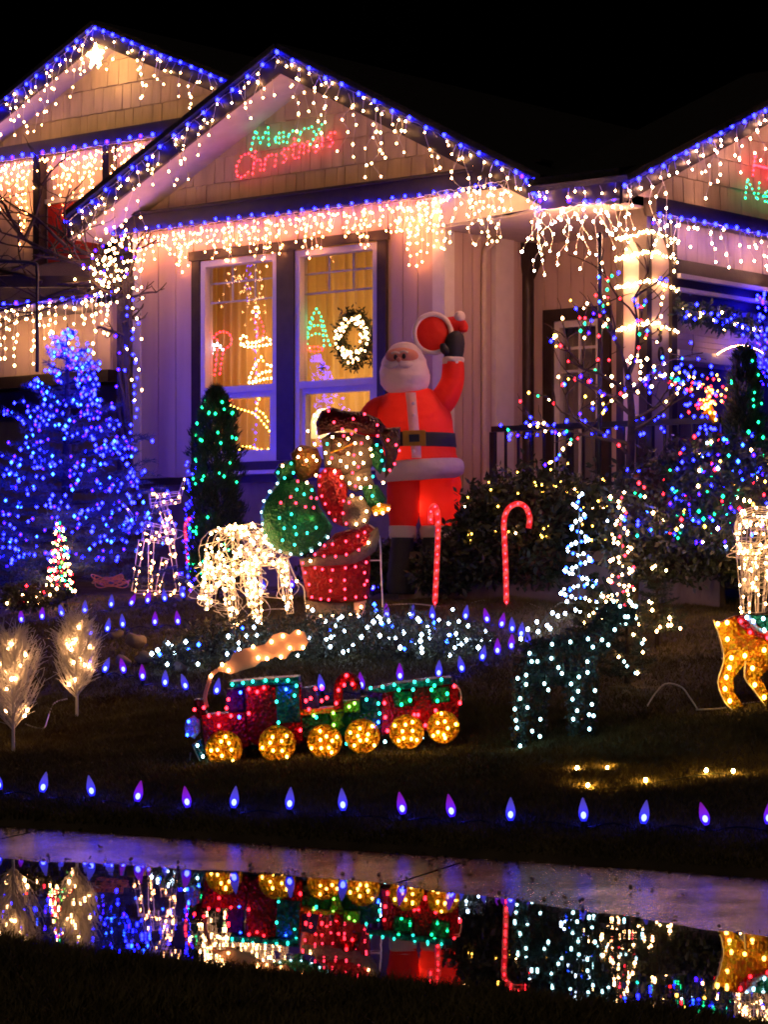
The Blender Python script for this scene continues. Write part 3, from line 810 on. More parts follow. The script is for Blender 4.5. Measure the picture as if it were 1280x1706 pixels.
# right gable
Rr = [GA.pt(r0[0], r0[1] - .03, .185), GA.pt(r0[0] + 2.6, r0[1] + sl * 2.6 - .03, .185)]
icicles('warm icicle lights on the slope of the right gable', Rr, .075, ru(.10, .58, .2), .12, 'warm_garage', .0085, spread=.08)
bulb_string('blue bulbs lining the slope of the right gable', Rr, .185)
Rb = [GA.pt(-.02, 4.142, .125), GA.pt(2.4, 4.142, .125)]
icicles('warm icicle lights under the band of the right gable', Rb, .080, ru(.08, .50, .15), .11, 'warm_garage', .0085, spread=.06)
bulb_string('blue bulbs along the band of the right gable', Rb, .165)
# left wing
lo = .37
W1 = [LW.pt(A2[0] - 2.2, A2[1] - 2.2 * .424 - .03, lo), LW.pt(A2[0], A2[1] - .03, lo)]; W2 = [LW.pt(A2[0], A2[1] - .03, lo), LW.pt(A2[0] + 2.3, A2[1] - 2.3 * .424 - .03, lo)]
icicles('warm icicle lights on the left slope of the wing gable', W1, .070, ru(.10, .66, .2), .13, r=.010, spread=.09)
icicles('warm icicle lights on the right slope of the wing gable', W2, .080, ru(.08, .62, .2), .13, r=.010, spread=.09)
bulb_string('blue bulbs lining the left slope of the wing gable', W1, .175, r=.017)
bulb_string('blue bulbs lining the right slope of the wing gable', W2, .155, r=.017)
B3 = [LW.pt(-2.0, 5.885, .15), LW.pt(.75, 5.885, .15)]
icicles('dense warm icicle curtain under the band of the wing', B3, .038, lambda f: random.uniform(.2, 1) * (.25 + .75 * abs(sin(f * 9))), .085, 'warm_dense', .0105, .04, back=HN * -.1)
bulb_string('blue and violet bulbs along the band of the wing', [p + ZV * .02 + HN * .02 for p in B3], .17, r=.019, n2='violet')
# low porch
Q0, _ = PO.px(-30, 500, .25); Q1, _ = PO.px(190, 500, .25)
B4 = [PO.pt(Q0, zl - .02, .25), PO.pt(Q1, zl - .02, .25)]
icicles('warm icicle lights along the low porch roof on the left', B4, .07, ru(.10, .62, .1), .10, r=.0115)
bulb_string('blue bulbs along the low porch roof on the left', B4, .17, r=.017, n2='violet')

# letters made of light
FONT = {
 'M': [[(0, 0), (.12, 1), (.42, .25), (.72, 1), (.86, 0)]], 'C': [[(.85, .80), (.6, 1), (.25, .92), (.03, .55), (.08, .18), (.35, 0), (.65, .05), (.8, .25)]],
 'H': [[(0, 0), (0, 1)], [(0, .5), (.65, .5)], [(.65, 0), (.65, 1)]], 'N': [[(0, 0), (0, 1), (.65, 0), (.65, 1)]], 'Y': [[(0, 1), (.33, .5), (.66, 1)], [(.33, .5), (.33, 0)]],
 'e': [[(.05, .3), (.5, .34), (.42, .58), (.18, .58), (.03, .3), (.15, .03), (.5, .08)]], 'r': [[(0, 0), (.05, .58)], [(.05, .40), (.25, .60), (.42, .52)]],
 'y': [[(0, .58), (.22, .08)], [(.46, .6), (.22, .05), (.02, -.35)]], 'h': [[(0, 0), (.06, 1.0)], [(.03, .40), (.25, .58), (.42, .42), (.42, 0)]],
 'i': [[(.04, 0), (.07, .58)]], 's': [[(.42, .54), (.15, .6), (.08, .42), (.38, .22), (.30, .02), (.02, .04)]], 't': [[(.12, .9), (.12, .1), (.3, 0)], [(0, .62), (.32, .64)]],
 'm': [[(0, 0), (.03, .58), (.22, .52), (.25, 0)], [(.25, .45), (.45, .58), (.52, 0)]], 'a': [[(.42, .55), (.12, .56), (.02, .25), (.15, 0), (.42, .2), (.45, .56), (.47, 0)]],
 'p': [[(0, -.35), (.03, .58)], [(.03, .5), (.35, .58), (.45, .3), (.25, .03), (.03, .1)]], 'w': [[(0, .58), (.12, 0), (.28, .4), (.42, 0), (.56, .6)]]}
ADV = {'M': 1.02, 'C': .92, 'H': .85, 'N': .85, 'Y': .8, 'e': .62, 'r': .52, 'y': .6, 'h': .58, 'i': .26, 's': .55, 't': .42, 'm': .70, 'a': .62, 'p': .6, 'w': .7, ' ': .4}
def lettering(parent, pl, text, t, z, hgt, width, off, tilt, m, step=.026, r=.0085):
    tot = sum(ADV[c] for c in text); kx = width / tot
    x = 0.0; out = []; mb = MB()
    for ch in text:
        for st in FONT.get(ch, []):
            pa = []
            for (a, b) in st:
                xx = (x + a * .95 + b * .10) * kx; zz = b * hgt + tilt * xx
                pa.append(pl.pt(t + xx, z + zz, off))
            mb.tube(pa, .003, 3)
            out += sample([p + pl.n * .006 for p in pa], step)
        x += ADV[ch]
    mb.build('letter_frame', 'wire_white', parent)
    return bulb_mass(parent, out, m, r)
so = .06
s0, z0 = FR.px(419, 255, so); s1, _ = FR.px(541, 215, so)
sg = thing('lettering_sign', 'light sign reading Merry Christmas on the centre gable', 'sign', FR.pt(s0, z0, so))
lettering(sg, FR, 'Merry', s0, z0 + .03, .165, s1 - s0, so, .03, 'green', .052)
s0, z0 = FR.px(392, 300, so); s1, _ = FR.px(562, 250, so)
lettering(sg, FR, 'Christmas', s0, z0, .20, s1 - s0, so, .15, 'red', .048)
s0, z0 = GA.px(1254, 292, so + .03)
sg = thing('lettering_sign', 'red and green light lettering cut off at the right gable', 'sign', GA.pt(s0, z0, so))
lettering(sg, GA, 'Happy', s0, z0, .17, 1.3, so + .03, .0, 'red', .040, .0115)
s0, z0 = GA.px(1236, 331, so)
lettering(sg, GA, 'New Year', s0, z0, .165, 1.6, so + .03, .0, 'green', .046)
# star at the top of the wing gable
sp = LW.at(159, 94, .40)
st_ = thing('star_light', 'bright warm five pointed star under the wing gable peak', 'star', sp)
ring = [sp + HU * ((.13 if k % 2 == 0 else .055) * sin(k * pi / 5)) + ZV * ((.13 if k % 2 == 0 else .055) * cos(k * pi / 5)) for k in range(10)]
mb = MB(); mb.tube(ring, .006, 4, True); mb.build('frame', 'wire_white', st_)
bulb_mass(st_, sample(ring + ring[:1], .024) + [sp + (p - sp) * .5 for p in ring], 'warm_hot', .012)

# string wound round the porch pillar, and the garland on the garage
for k, (y, lab) in enumerate(((395, 'topmost'), (428, 'second'), (476, 'third'), (546, 'lowest'))):
    zc = PT.px(1060, y, .02)[1]
    t = thing('light_string', f'{lab} turn of warm lights round the porch pillar', 'light string', PT.pt(-.26, zc, .03), 'turns of light round the pillar')
    pa = [PT.pt(-.27, zc - .01, .035), PT.pt(.02, zc + .03, .035), GA.pt(.12, zc + .03, .035), GA.pt(.37, zc - .01, .045)]
    MB().tube(pa, .004, 3).build('cable', 'wire_green', t)
    ps = sample(pa[:2], .016, .012) + sample(pa[1:3], .026, .012) + sample(pa[2:], .05, .01)
    bulb_mass(t, ps, 'warm_hot', .0095)
ga0, ga1 = GA.pt(.30, 3.44, .10), GA.pt(1.50, 3.37, .10)
gt = thing('garland', 'dark evergreen garland with blue and white lights on the garage', 'garland', ga0)
def leafcloud(name, pts, size, m, parent, aspect=.3, kind='stuff', jitter=.4):
    """small folded leaves or needle sprays at the given points"""
    pts = np.asarray([tuple(p) for p in pts], dtype=np.float32); n = len(pts)
    d = RNG.normal(0, 1, (n, 3)); d /= np.linalg.norm(d, axis=1, keepdims=True)
    e = np.cross(d, RNG.normal(0, 1, (n, 3))); e /= np.linalg.norm(e, axis=1, keepdims=True)
    L = (size * RNG.uniform(1 - jitter, 1 + jitter, (n, 1)))
    W = L * aspect
    v = np.stack([pts, pts + d * L * .5 + e * W, pts + d * L, pts + d * L * .5 - e * W], 1)
    f = np.arange(4 * n).reshape(-1, 4)
    o = np_mesh(name, v.reshape(-1, 3), f, m, parent)
    if kind: o['kind'] = kind
    return o
gp = []
for i in range(1500):
    f = random.random(); c = ga0.lerp(ga1, f) - ZV * .05 * sin(f * pi * 3) ** 2
    gp.append(c + Vector((random.gauss(0, .03), random.gauss(0, .03), random.gauss(0, .035))))
leafcloud('greenery', gp, .06, 'needle', gt, .2)
gb = [random.choice(gp) + HU * .05 for _ in range(46)]
bulb_mass(gt, gb[:28], 'blue', .012); bulb_mass(gt, gb[28:], 'warm', .009)

# ------------------------------------------------------------------ decorations in the two tall windows
def win(x, y): return FR.at(x, y, -.10)
def window_figure(label, cat, strokes, step=.046, r=.0088):
    """strokes = list of (photo pixels, bulb colour)"""
    o = win(*strokes[0][0][0])
    t = thing(cat.replace(' ', '_'), label, cat, o, 'lit figures in the windows')
    mb = MB()
    for pts, m in strokes:
        pa = [win(*p) for p in pts]; pa = smooth_path(pa, 5) if len(pa) > 2 else pa
        mb.tube(pa, .003, 3); bulb_mass(t, sample([p + HN * .005 for p in pa], step), m, r)
    mb.build('frame', 'wire_white', t)
window_figure('red candy cane outline with white bow hanging in the left window', 'window candy cane',
    [([(358, 625), (362, 590), (364, 570), (357, 562)], 'red'), ([(367, 623), (373, 585), (384, 576), (386, 562), (376, 553), (362, 556), (354, 566)], 'red'), ([(345, 568), (352, 580), (362, 572), (372, 583), (362, 576), (350, 598), (347, 588), (356, 578)], 'cool')])
window_figure('pink candle outline on a golden holder in the left window', 'window candle',
    [([(422, 520), (428, 510), (432, 522), (424, 530)], 'warm'), ([(424, 532), (430, 548), (428, 568)], 'rose'), ([(433, 530), (440, 548), (437, 570)], 'rose'), ([(402, 575), (412, 578), (430, 577), (452, 573), (445, 563), (430, 570), (414, 572)], 'warm'), ([(402, 573), (402, 562), (410, 560), (412, 570), (404, 575)], 'warm')])
window_figure('golden bell outline low in the left window', 'window bell',
    [([(436, 595), (424, 612), (416, 638), (440, 632), (460, 628), (455, 612), (440, 606)], 'warm'), ([(422, 636), (436, 622), (456, 618)], 'warm'), ([(436, 594), (440, 604)], 'gold')])
window_figure('orange stocking outline in the lower left window', 'window stocking',
    [([(382, 668), (395, 660), (412, 658), (436, 655)], 'red'), ([(385, 676), (402, 682), (425, 690), (440, 706), (451, 722), (452, 742), (440, 752), (420, 745), (404, 744)], 'gold'), ([(436, 658), (428, 680), (440, 690), (450, 708)], 'gold'), ([(400, 750), (420, 754), (440, 748)], 'gold')])
window_figure('green tree outline on a red pot in the right window', 'window tree',
    [([(528, 515), (520, 530), (514, 548), (510, 570), (508, 580)], 'green'), ([(528, 515), (537, 530), (542, 548), (547, 566), (552, 578)], 'green'), ([(522, 532), (512, 566), (517, 580)], 'green'), ([(535, 534), (540, 560), (540, 580)], 'green'), ([(514, 562), (528, 556), (542, 560)], 'green'), ([(518, 546), (528, 542), (538, 545)], 'green'), ([(512, 583), (526, 586), (540, 582), (530, 578), (516, 579)], 'red')])
wc = win(590, 564)
wr = thing('wreath', 'round evergreen wreath with warm lights in the right window', 'wreath', wc)
gp = []
for i in range(2200):
    a = random.uniform(0, 2 * pi); q = .165 + random.gauss(0, .032)
    gp.append(wc + HU * (q * cos(a)) + ZV * (q * sin(a) * 1.15) + HN * random.uniform(-.03, .03))
leafcloud('greenery', gp, .045, 'leaf', wr, .2)
bulb_mass(wr, [wc + HU * (random.uniform(.10, .21) * cos(a)) + ZV * (random.uniform(.12, .22) * sin(a)) + HN * .035 for a in [random.uniform(0, 2 * pi) for _ in range(84)]], 'warm', .0095)
for x, y, lab in ((537, 613, 'left'), (593, 615, 'middle'), (618, 606, 'right')):
    c = win(x, y); t = thing('paper_snowflake', f'{lab} small dark snowflake stuck below the wreath', 'snowflake', c, 'window snowflakes'); mb = MB()
    for k in range(6): mb.tube([c, c + HU * (.045 * cos(k * pi / 3)) + ZV * (.045 * sin(k * pi / 3))], .006, 4)
    mb.build('flake', 'trim_dark', t)
# table lamp standing behind the lower right pane
c = FR.at(546, 700, -.14)
lt = thing('table_lamp', 'glowing cream lampshade low in the right window', 'lamp', c - ZV * .3)
mb = MB()
for dz, a_, b_2 in ((-.16, .20, .05), (-.02, .195, .05), (.05, .17, .045), (.10, .10, .03)):
    for k in range(24): mb.v.append(c + ZV * dz + HU * (a_ * cos(k * pi / 12)) + HN * (b_2 * sin(k * pi / 12)))
for i in range(3):
    for k in range(24): mb.f.append((i * 24 + k, i * 24 + (k + 1) % 24, (i + 1) * 24 + (k + 1) % 24, (i + 1) * 24 + k))
mb.build('shade', 'lamp_shade', lt, True)
MB().tube([c - ZV * .3, c - ZV * .16], .02, 8).build('stem', 'trim_dark', lt, True)
l = bpy.data.lights.new('lamp_bulb', 'POINT'); l.energy = 7; l.color = (1, .8, .5); l.shadow_soft_size = .02
o = link('lamp_bulb', l, lt); o.location = (0, 0, .27)

# ------------------------------------------------------------------ bulb stake lights
def c9_mesh(m):
    prof = [(0, .012), (.009, .017), (.025, .0225), (.044, .0235), (.066, .019), (.088, .012), (.104, .006), (.112, .001)]
    b = MB().loft([((0, 0, z), r, r, 0) for z, r in prof], 10)
    me = bpy.data.meshes.new('bulb'); me.from_pydata([tuple(v) for v in b.v], [], b.f)
    me.polygons.foreach_set('use_smooth', [True] * len(me.polygons)); me.materials.append(MATS[m]); return me
C9 = {m: c9_mesh(m) for m in ('c9_blue', 'c9_violet')}
b_ = MB().tube([(0, 0, .0), (0, 0, -.035)], .014, 8); SOCK = bpy.data.meshes.new('socket'); SOCK.from_pydata([tuple(v) for v in b_.v], [], b_.f); SOCK.materials.append(MATS['holder'])
b_ = MB().tube([(0, 0, -.03), (0, 0, -.16)], [.007, .002], 5); STK = bpy.data.meshes.new('stake'); STK.from_pydata([tuple(v) for v in b_.v], [], b_.f); STK.materials.append(MATS['holder'])
b_ = MB().ball((0, 0, .028), .0125, .0125, .017, 10, 7); DIO = bpy.data.meshes.new('diode'); DIO.from_pydata([tuple(v) for v in b_.v], [], b_.f); DIO.materials.append(MATS['diode'])
def stake_row(pts, where, group, start_word='from the left', h=.075, cable=True):
    """pts = photo pixels of the bulbs, in order"""
    made = []
    for i, (x, y) in enumerate(pts):
        p = G(x, y, h)                 # middle of the bulb, h above the lawn
        b = p - ZV * .05
        mm = 'c9_violet' if (i * 7 + len(pts)) % 5 in (1, 3) else 'c9_blue'
        t = thing('stake_light', f'{ORD[i]} glowing {"violet" if mm == "c9_violet" else "blue"} bulb {start_word} {where}', 'stake light', b, group)
        rot = (random.gauss(0, .10), random.gauss(0, .16), 0)
        for nm, me in (('bulb', C9[mm]), ('diode', DIO), ('socket', SOCK), ('stake', STK)):
            o = link(nm, me, t); o.rotation_euler = rot if nm != 'stake' else (0, 0, 0)
        made.append(b)
    if cable and len(made) > 1:
        mb = MB(); pa = []
        for a, b in zip(made, made[1:]):
            m_ = a.lerp(b, .5); g_ = gz(m_.x, m_.y)
            pa += [a - ZV * .03, Vector((m_.x, m_.y, g_ + random.uniform(.012, .03)))]
        mb.tube(smooth_path(pa + [made[-1] - ZV * .03], 3), .004, 4)
        ct = thing('stake_light_cable', f'dark cable linking the bulbs {where}', 'cable', made[0])
        mb.build('cable', 'wire_black', ct)
front = [(0, 1300), (70, 1304), (154, 1310), (228, 1319), (313, 1328), (389, 1329), (482, 1331), (572, 1333), (672, 1339), (754, 1343), (851, 1349), (973, 1350), (1072, 1354), (1178, 1355), (1280, 1354)]
stake_row(front, 'in the front row beside the pavement', 'stake lights along the pavement', h=.085)
stake_row([(150, 1099), (173, 1108), (207, 1109), (238, 1121), (275, 1131), (311, 1136), (360, 1144)], 'along the left front of the flower bed', 'stake lights round the flower bed')
stake_row([(537, 1138), (603, 1135), (667, 1120), (731, 1115), (771, 1107), (803, 1088), (829, 1078), (852, 1070), (880, 1066)], 'along the right front of the flower bed', 'stake lights round the flower bed')
stake_row([(645, 1018), (686, 1020), (721, 1021), (775, 1021), (813, 1026), (835, 1034), (854, 1042), (868, 1050)], 'along the back of the flower bed', 'stake lights round the flower bed')
stake_row([(150, 1050), (178, 1042), (205, 1035), (258, 1031), (297, 1030)], 'on the grass left of the flower bed', 'stake lights on the left lawn')
stake_row([(36, 1027), (70, 1022), (104, 1016), (141, 1012), (185, 1002), (217, 999), (245, 995), (275, 992), (306, 986), (440, 972), (487, 970)], 'in the long row before the spruce', 'stake lights before the house')
stake_row([(622, 974), (665, 971), (706, 971), (748, 967), (789, 971), (837, 971), (876, 970), (915, 971)], 'in the row under the dark bush', 'stake lights before the house')
stake_row([(1147, 972), (1198, 971)], 'in the row under the right hedge', 'stake lights before the house')

# ------------------------------------------------------------------ train
TD = 13.85
def pan(pts, name, m, parent, d, th, bev=.008):
    mb = MB().prism([P(x, y, d) for x, y in pts], Vector((0, th, 0)), bev)
    return fill_fix(mb.build(name, m, parent))
def c6(*l): return [(290 + a / 4.741, 1030 + b / 4.741) for a, b in l]
def c7(*l): return [(530 + a / 4.923, 1080 + b / 4.923) for a, b in l]
def frontpts(px, d): return [P(x, y, d) for x, y in px]
def wire(parent, px, d, r=.004, m='wire_white', name='wire', closed=False):
    return MB().tube(smooth_path([P(x, y, d) for x, y in px], 5) if len(px) > 2 and not closed else [P(x, y, d) for x, y in px], r, 5, closed).build(name, m, parent)
def wheel(parent, x, y, rpx, d, n):
    c = P(x, y, d); r = rpx * d / F
    w_ = bpy.data.objects.new('wheel', None); C.objects.link(w_); w_.parent = parent; w_.location = c - org(parent)
    MB().tube([c + Vector((r * cos(a), 0, r * sin(a))) for a in np.linspace(0, 2 * pi, 25)[:-1]], .007, 5, True).build('rim', 'film_gold', w_)
    MB().prism([c + Vector((r * .97 * cos(a), .006, r * .97 * sin(a))) for a in np.linspace(0, 2 * pi, 25)[:-1]], Vector((0, .02, 0))).build('disc', 'film_gold', w_)
    a0 = random.random()
    for k in range(4):
        a = a0 + k * pi / 4; e = Vector((r * .95 * cos(a), -.004, r * .95 * sin(a)))
        MB().tube([c - e, c + e], .0045, 4).build('spoke', 'film_gold', w_)
    ps = [c + Vector((r * q * cos(a), -.014, r * q * sin(a))) for q, a in [(random.uniform(.25, .5), a0 + k * 2 * pi / 5 + random.uniform(-.3, .3)) for k in range(5)] + [(random.uniform(.7, .9), a0 + .4 + k * 2 * pi / n + random.uniform(-.3, .3)) for k in range(n)]]
    base = org(w_)
    for p in ps: link('bulb', bulb_mesh('gold', 0.0076), w_, p - base)
# engine
en = thing('toy_train_engine', 'red light-up toy train engine with teal cab roof and smoke plume', 'train engine', on_ground(410, TD + .1))
pan(c6((215, 770), (255, 760), (560, 740), (600, 1000), (540, 1040), (240, 1000)), 'boiler', 'film_red', en, TD, .20)
pan(c6((555, 540), (800, 525), (1000, 520), (1020, 985), (660, 1010), (590, 960)), 'cab', 'film_red', en, TD - .01, .24)
pan(c6((800, 525), (985, 515), (1000, 820), (815, 830)), 'cab_window', 'film_teal', en, TD - .026, .012)
pan(c6((420, 560), (550, 545), (556, 735), (430, 745), (405, 660)), 'cab_front', 'film_violet', en, TD + .04, .12)
pan(c6((430, 505), (700, 480), (985, 462), (985, 512), (700, 530), (440, 548)), 'roof', 'film_teal', en, TD - .04, .30)
pan(c6((160, 640), (230, 635), (240, 720), (270, 775), (180, 790), (165, 720)), 'smoke_stack', 'film_maroon', en, TD + .03, .12)
pan(c6((95, 800), (150, 770), (200, 810), (205, 900), (160, 950), (95, 920), (80, 860)), 'front_lamp', 'film_silver', en, TD - .01, .05)
pan(c6((140, 1000), (210, 960), (250, 1060), (215, 1130), (190, 1110)), 'cowcatcher', 'film_teal', en, TD + .0, .14)
for a in (((150, 1010), (205, 1130)), ((165, 990), (235, 1090)), ((130, 1060), (125, 1120))): wire(en, c6(*a), TD - .02, .004, 'film_silver', 'bar')
pan(c6((520, 1000), (690, 1000), (680, 1040), (520, 1040)), 'chassis', 'film_green', en, TD + .03, .14)
for x, y, r in (((395 / 4.741) + 290, 1030 + 1030 / 4.741, 29), (290 + 815 / 4.741, 1030 + 992 / 4.741, 29.5)): wheel(en, x, y, r, TD - .05, 3)
wire(en, c6((260, 700), (245, 620), (270, 520), (295, 450), (340, 410)), TD - .02, .012, 'plush', 'smoke_pipe')
sm = pan(c6((300, 450), (345, 390), (440, 330), (470, 270), (560, 240), (640, 225), (720, 205), (780, 130), (850, 110), (910, 130), (960, 90), (1030, 110), (1060, 190), (1020, 250), (930, 260), (880, 320), (800, 305), (740, 330), (690, 340), (640, 380), (560, 405), (450, 440), (390, 425), (350, 420)), 'smoke_plume', 'plush', en, TD - .01, .06, 0)
bulbs(en, frontpts(c6((430, 410), (380, 365), (665, 312), (735, 318), (770, 185), (860, 140), (985, 110), (1020, 230), (915, 235), (845, 305), (625, 225), (292, 455)), TD - .03), 'warm_dense', 0.0088)
bulbs(en, frontpts(c6((162, 720), (235, 705), (275, 770), (350, 752), (450, 770), (355, 848), (430, 640), (415, 708), (590, 750), (592, 558), (710, 548), (657, 580), (998, 883)), TD - .03), 'red', 0.0088)
bulbs(en, frontpts(c6((810, 658), (825, 822), (952, 610), (967, 532), (460, 522), (545, 510), (622, 498), (722, 490), (812, 488), (900, 490)), TD - .055), 'teal', 0.0080)
bulbs(en, frontpts(c6((885, 560), (525, 585), (515, 780), (115, 815), (105, 920)), TD - .045), 'azure', 0.0080)
bulbs(en, frontpts(c6((185, 1003), (228, 1090)), TD - .035), 'ice', 0.0080)
# open car with presents
tr_ = thing('toy_train_wagon', 'green light-up toy train wagon loaded with presents', 'train wagon', on_ground(570, TD + .1))
pan(c7((-155, 570), (60, 535), (300, 520), (510, 520), (520, 650), (480, 690), (-80, 740), (-150, 720)), 'wagon_body', 'film_green', tr_, TD, .20)
pan(c7((-165, 505), (215, 480), (215, 515), (-160, 555)), 'side_rail', 'film_gold', tr_, TD - .015, .22)
pan(c7((-150, 330), (-20, 310), (10, 500), (-150, 510)), 'present', 'film_blue', tr_, TD + .03, .14)
pan(c7((205, 430), (340, 425), (345, 525), (210, 525)), 'present', 'film_lime', tr_, TD - .02, .12)
pan(c7((350, 400), (500, 390), (510, 520), (350, 525)), 'present', 'film_teal', tr_, TD + .02, .14)
pan(c7((95, 540), (215, 530), (190, 590), (220, 640), (170, 665), (130, 620), (100, 640), (115, 590)), 'star', 'film_lime', tr_, TD - .02, .012)
cane = MB().tube(smooth_path([P(x, y, TD - .01) for x, y in c7((170, 500), (165, 400), (175, 290), (235, 230), (300, 260), (325, 340))], 6), .028, 10); cane.build('candy_cane', 'film_red', tr_, True)
for x, y in c7((55, 765), (365, 720)): wheel(tr_, x, y, 27.5, TD - .05, 4)
bulbs(tr_, frontpts(c7((233, 222), (282, 292), (215, 300), (168, 342), (150, 450), (-100, 430), (-60, 410), (-20, 330), (72, 405), (30, 430), (32, 325), (-75, 500)), TD - .045), 'red', 0.0088)
bulbs(tr_, frontpts(c7((125, 530), (130, 628), (255, 478), (300, 450), (-35, 550)), TD - .045), 'lime', 0.0080)
bulbs(tr_, frontpts(c7((398, 420), (495, 452), (505, 533), (235, 780), (-15, 565)), TD - .04), 'teal', 0.0080)
bulbs(tr_, frontpts(c7((495, 605), (470, 640)), TD - .04), 'azure', 0.0080)
# last car
cb = thing('toy_train_caboose', 'red light-up toy train caboose with green windows and teal roof', 'train wagon', on_ground(700, TD + .1))
pan(c7((535, 360), (1080, 290), (1160, 320), (1150, 640), (860, 680), (515, 710), (520, 500)), 'caboose_body', 'film_red', cb, TD, .22)
pan(c7((395, 345), (640, 290), (960, 250), (1100, 240), (1110, 290), (800, 320), (540, 365)), 'roof', 'film_teal', cb, TD - .03, .28)
pan(c7((400, 350), (530, 365), (530, 440), (410, 400)), 'platform', 'film_violet', cb, TD + .02, .15)
pan(c7((612, 365), (770, 350), (780, 470), (625, 485)), 'window', 'film_green', cb, TD - .022, .012)
pan(c7((915, 330), (1080, 310), (1085, 440), (935, 450)), 'window', 'film_green', cb, TD - .022, .012)
for (x, y), r in zip(c7((728, 685), (1028, 645)), (27.5, 25.5)): wheel(cb, x, y, r, TD - .05, 4)
wire(cb, c7((1120, 320), (1160, 330), (1175, 400), (1165, 450)), TD - .01)
bulbs(cb, frontpts(c7((545, 448), (552, 565), (570, 675), (965, 510), (1118, 310), (1165, 448), (880, 630), (790, 545), (822, 545)), TD - .035), 'red', 0.0092)
bulbs(cb, frontpts(c7((685, 460), (755, 425), (662, 340), (932, 340), (955, 305), (1060, 372), (980, 430)), TD - .04), 'green', 0.0088)
bulbs(cb, frontpts(c7((432, 325), (530, 315), (625, 298), (792, 275), (900, 265), (1012, 255), (780, 338)), TD - .045), 'teal', 0.0080)
bulbs(cb, frontpts(c7((550, 765), (855, 730)), TD - .03), 'ice', 0.0080)

# ------------------------------------------------------------------ flat lit figure with a green sack
SDD = 17.9
def c8(*l): return [(420 + a / 4.06, 640 + b / 4.06) for a, b in l]
sf = thing('lit_yard_figure', 'lit yard figure in red coat shouldering a green sack, on a white stand', 'yard figure', on_ground(565, SDD + .05))
def puff(px, name, m, d, depth, parent=sf, d2=.03):
    """padded shape: outline in the plane of the figure, swelling towards the viewer"""
    pts = [P(x, y, d) for x, y in px]; N = len(pts); c = sum(pts, Vector()) / N
    mb = MB(); prof = [(1, d2), (1, 0), (.9, -.45 * depth), (.65, -.85 * depth), (.3, -depth)]
    for k, yy in prof: mb.v += [c + (p - c) * k + Vector((0, yy, 0)) for p in pts]
    for a in range(len(prof) - 1):
        for i in range(N):
            j = (i + 1) % N; mb.f.append((a * N + i, a * N + j, (a + 1) * N + j, (a + 1) * N + i))
    mb.f.append(tuple(range(N))); mb.f.append(tuple((len(prof) - 1) * N + k for k in reversed(range(N))))
    return fill_fix(mb.build(name, m, parent, True))
puff(c8((320, 1185), (560, 1175), (800, 1160), (800, 1300), (790, 1455), (620, 1480), (380, 1465), (345, 1320)), 'coat_skirt', 'film_red', SDD, .10)
puff(c8((420, 1150), (560, 1010), (780, 945), (850, 1000), (825, 1090), (700, 1165), (500, 1195)), 'coat', 'film_red', SDD - .04, .08)
puff(c8((325, 1180), (480, 1200), (690, 1170), (790, 1110), (830, 1030), (850, 960), (866, 1040), (835, 1130), (700, 1220), (480, 1245), (340, 1232)), 'fur_trim', 'fur_grey', SDD - .06, .05)
puff(c8((360, 1462), (500, 1478), (640, 1482), (640, 1560), (500, 1568), (370, 1560)), 'fur_hem', 'fur_grey', SDD - .02, .05)
puff(c8((690, 1475), (775, 1462), (765, 1560), (735, 1590), (690, 1575)), 'boot', 'plush', SDD - .02, .05)
puff(c8((385, 1555), (500, 1568), (490, 1620), (400, 1620)), 'boot', 'plush', SDD, .05)
puff(c8((55, 870), (80, 775), (140, 700), (190, 640), (300, 635), (420, 690), (455, 830), (545, 960), (520, 1040), (440, 1110), (320, 1168), (200, 1145), (120, 1092), (68, 990)), 'sack', 'film_green', SDD - .03, .16)
puff(c8((145, 600), (180, 540), (290, 505), (312, 560), (275, 640), (180, 655)), 'sack_neck', 'film_green', SDD - .05, .07)
puff(c8((255, 470), (330, 410), (440, 430), (475, 520), (440, 620), (330, 660), (280, 600)), 'teddy_bear', 'film_bear', SDD - .02, .10)
puff(c8((440, 620), (500, 560), (600, 575), (645, 690), (650, 900), (620, 965), (550, 935), (480, 850), (440, 740)), 'sleeve', 'film_red', SDD - .10, .09)
puff(c8((600, 820), (660, 750), (760, 765), (815, 850), (790, 940), (710, 985), (620, 960), (590, 890)), 'cuff', 'fur_grey', SDD - .13, .07)
puff(c8((735, 690), (850, 680), (915, 780), (860, 840), (780, 830)), 'mitten', 'film_green', SDD - .12, .06)
puff(c8((800, 840), (860, 800), (940, 815), (930, 870), (830, 900)), 'hand_bell', 'film_gold', SDD - .15, .05)
puff(c8((470, 370), (540, 325), (680, 330), (820, 360), (850, 500), (760, 640), (620, 640), (490, 560)), 'beard', 'fur_grey', SDD - .03, .06)
puff(c8((525, 350), (660, 345), (700, 400), (680, 470), (590, 490), (530, 440)), 'face', 'film_brown', SDD - .08, .06)
puff(c8((560, 640), (690, 590), (800, 560), (830, 690), (700, 730), (620, 700)), 'collar', 'fur_grey', SDD - .07, .05)
puff(c8((810, 400), (880, 420), (905, 520), (870, 610), (820, 560), (800, 470)), 'holly', 'film_green', SDD - .08, .04)
puff(c8((840, 300), (1005, 290), (1000, 420), (960, 560), (900, 640), (900, 450)), 'toy_box', 'film_brown', SDD, .07)
puff(c8((430, 260), (470, 180), (545, 158), (640, 182), (745, 186), (860, 235), (905, 285), (870, 340), (760, 335), (650, 300), (520, 330), (445, 350)), 'hat', 'film_maroon', SDD - .09, .08)
wire(sf, c8((530, 465), (600, 440), (690, 400)), SDD - .16, .006, 'film_gold', 'spectacle_wire')
wire(sf, c8((790, 950), (860, 1030), (875, 1300), (890, 1590)), SDD - .02, .007, 'plastic_white', 'stand_rod'); wire(sf, c8((800, 1192), (870, 1192)), SDD - .02, .005, 'plastic_white', 'stand_bar')
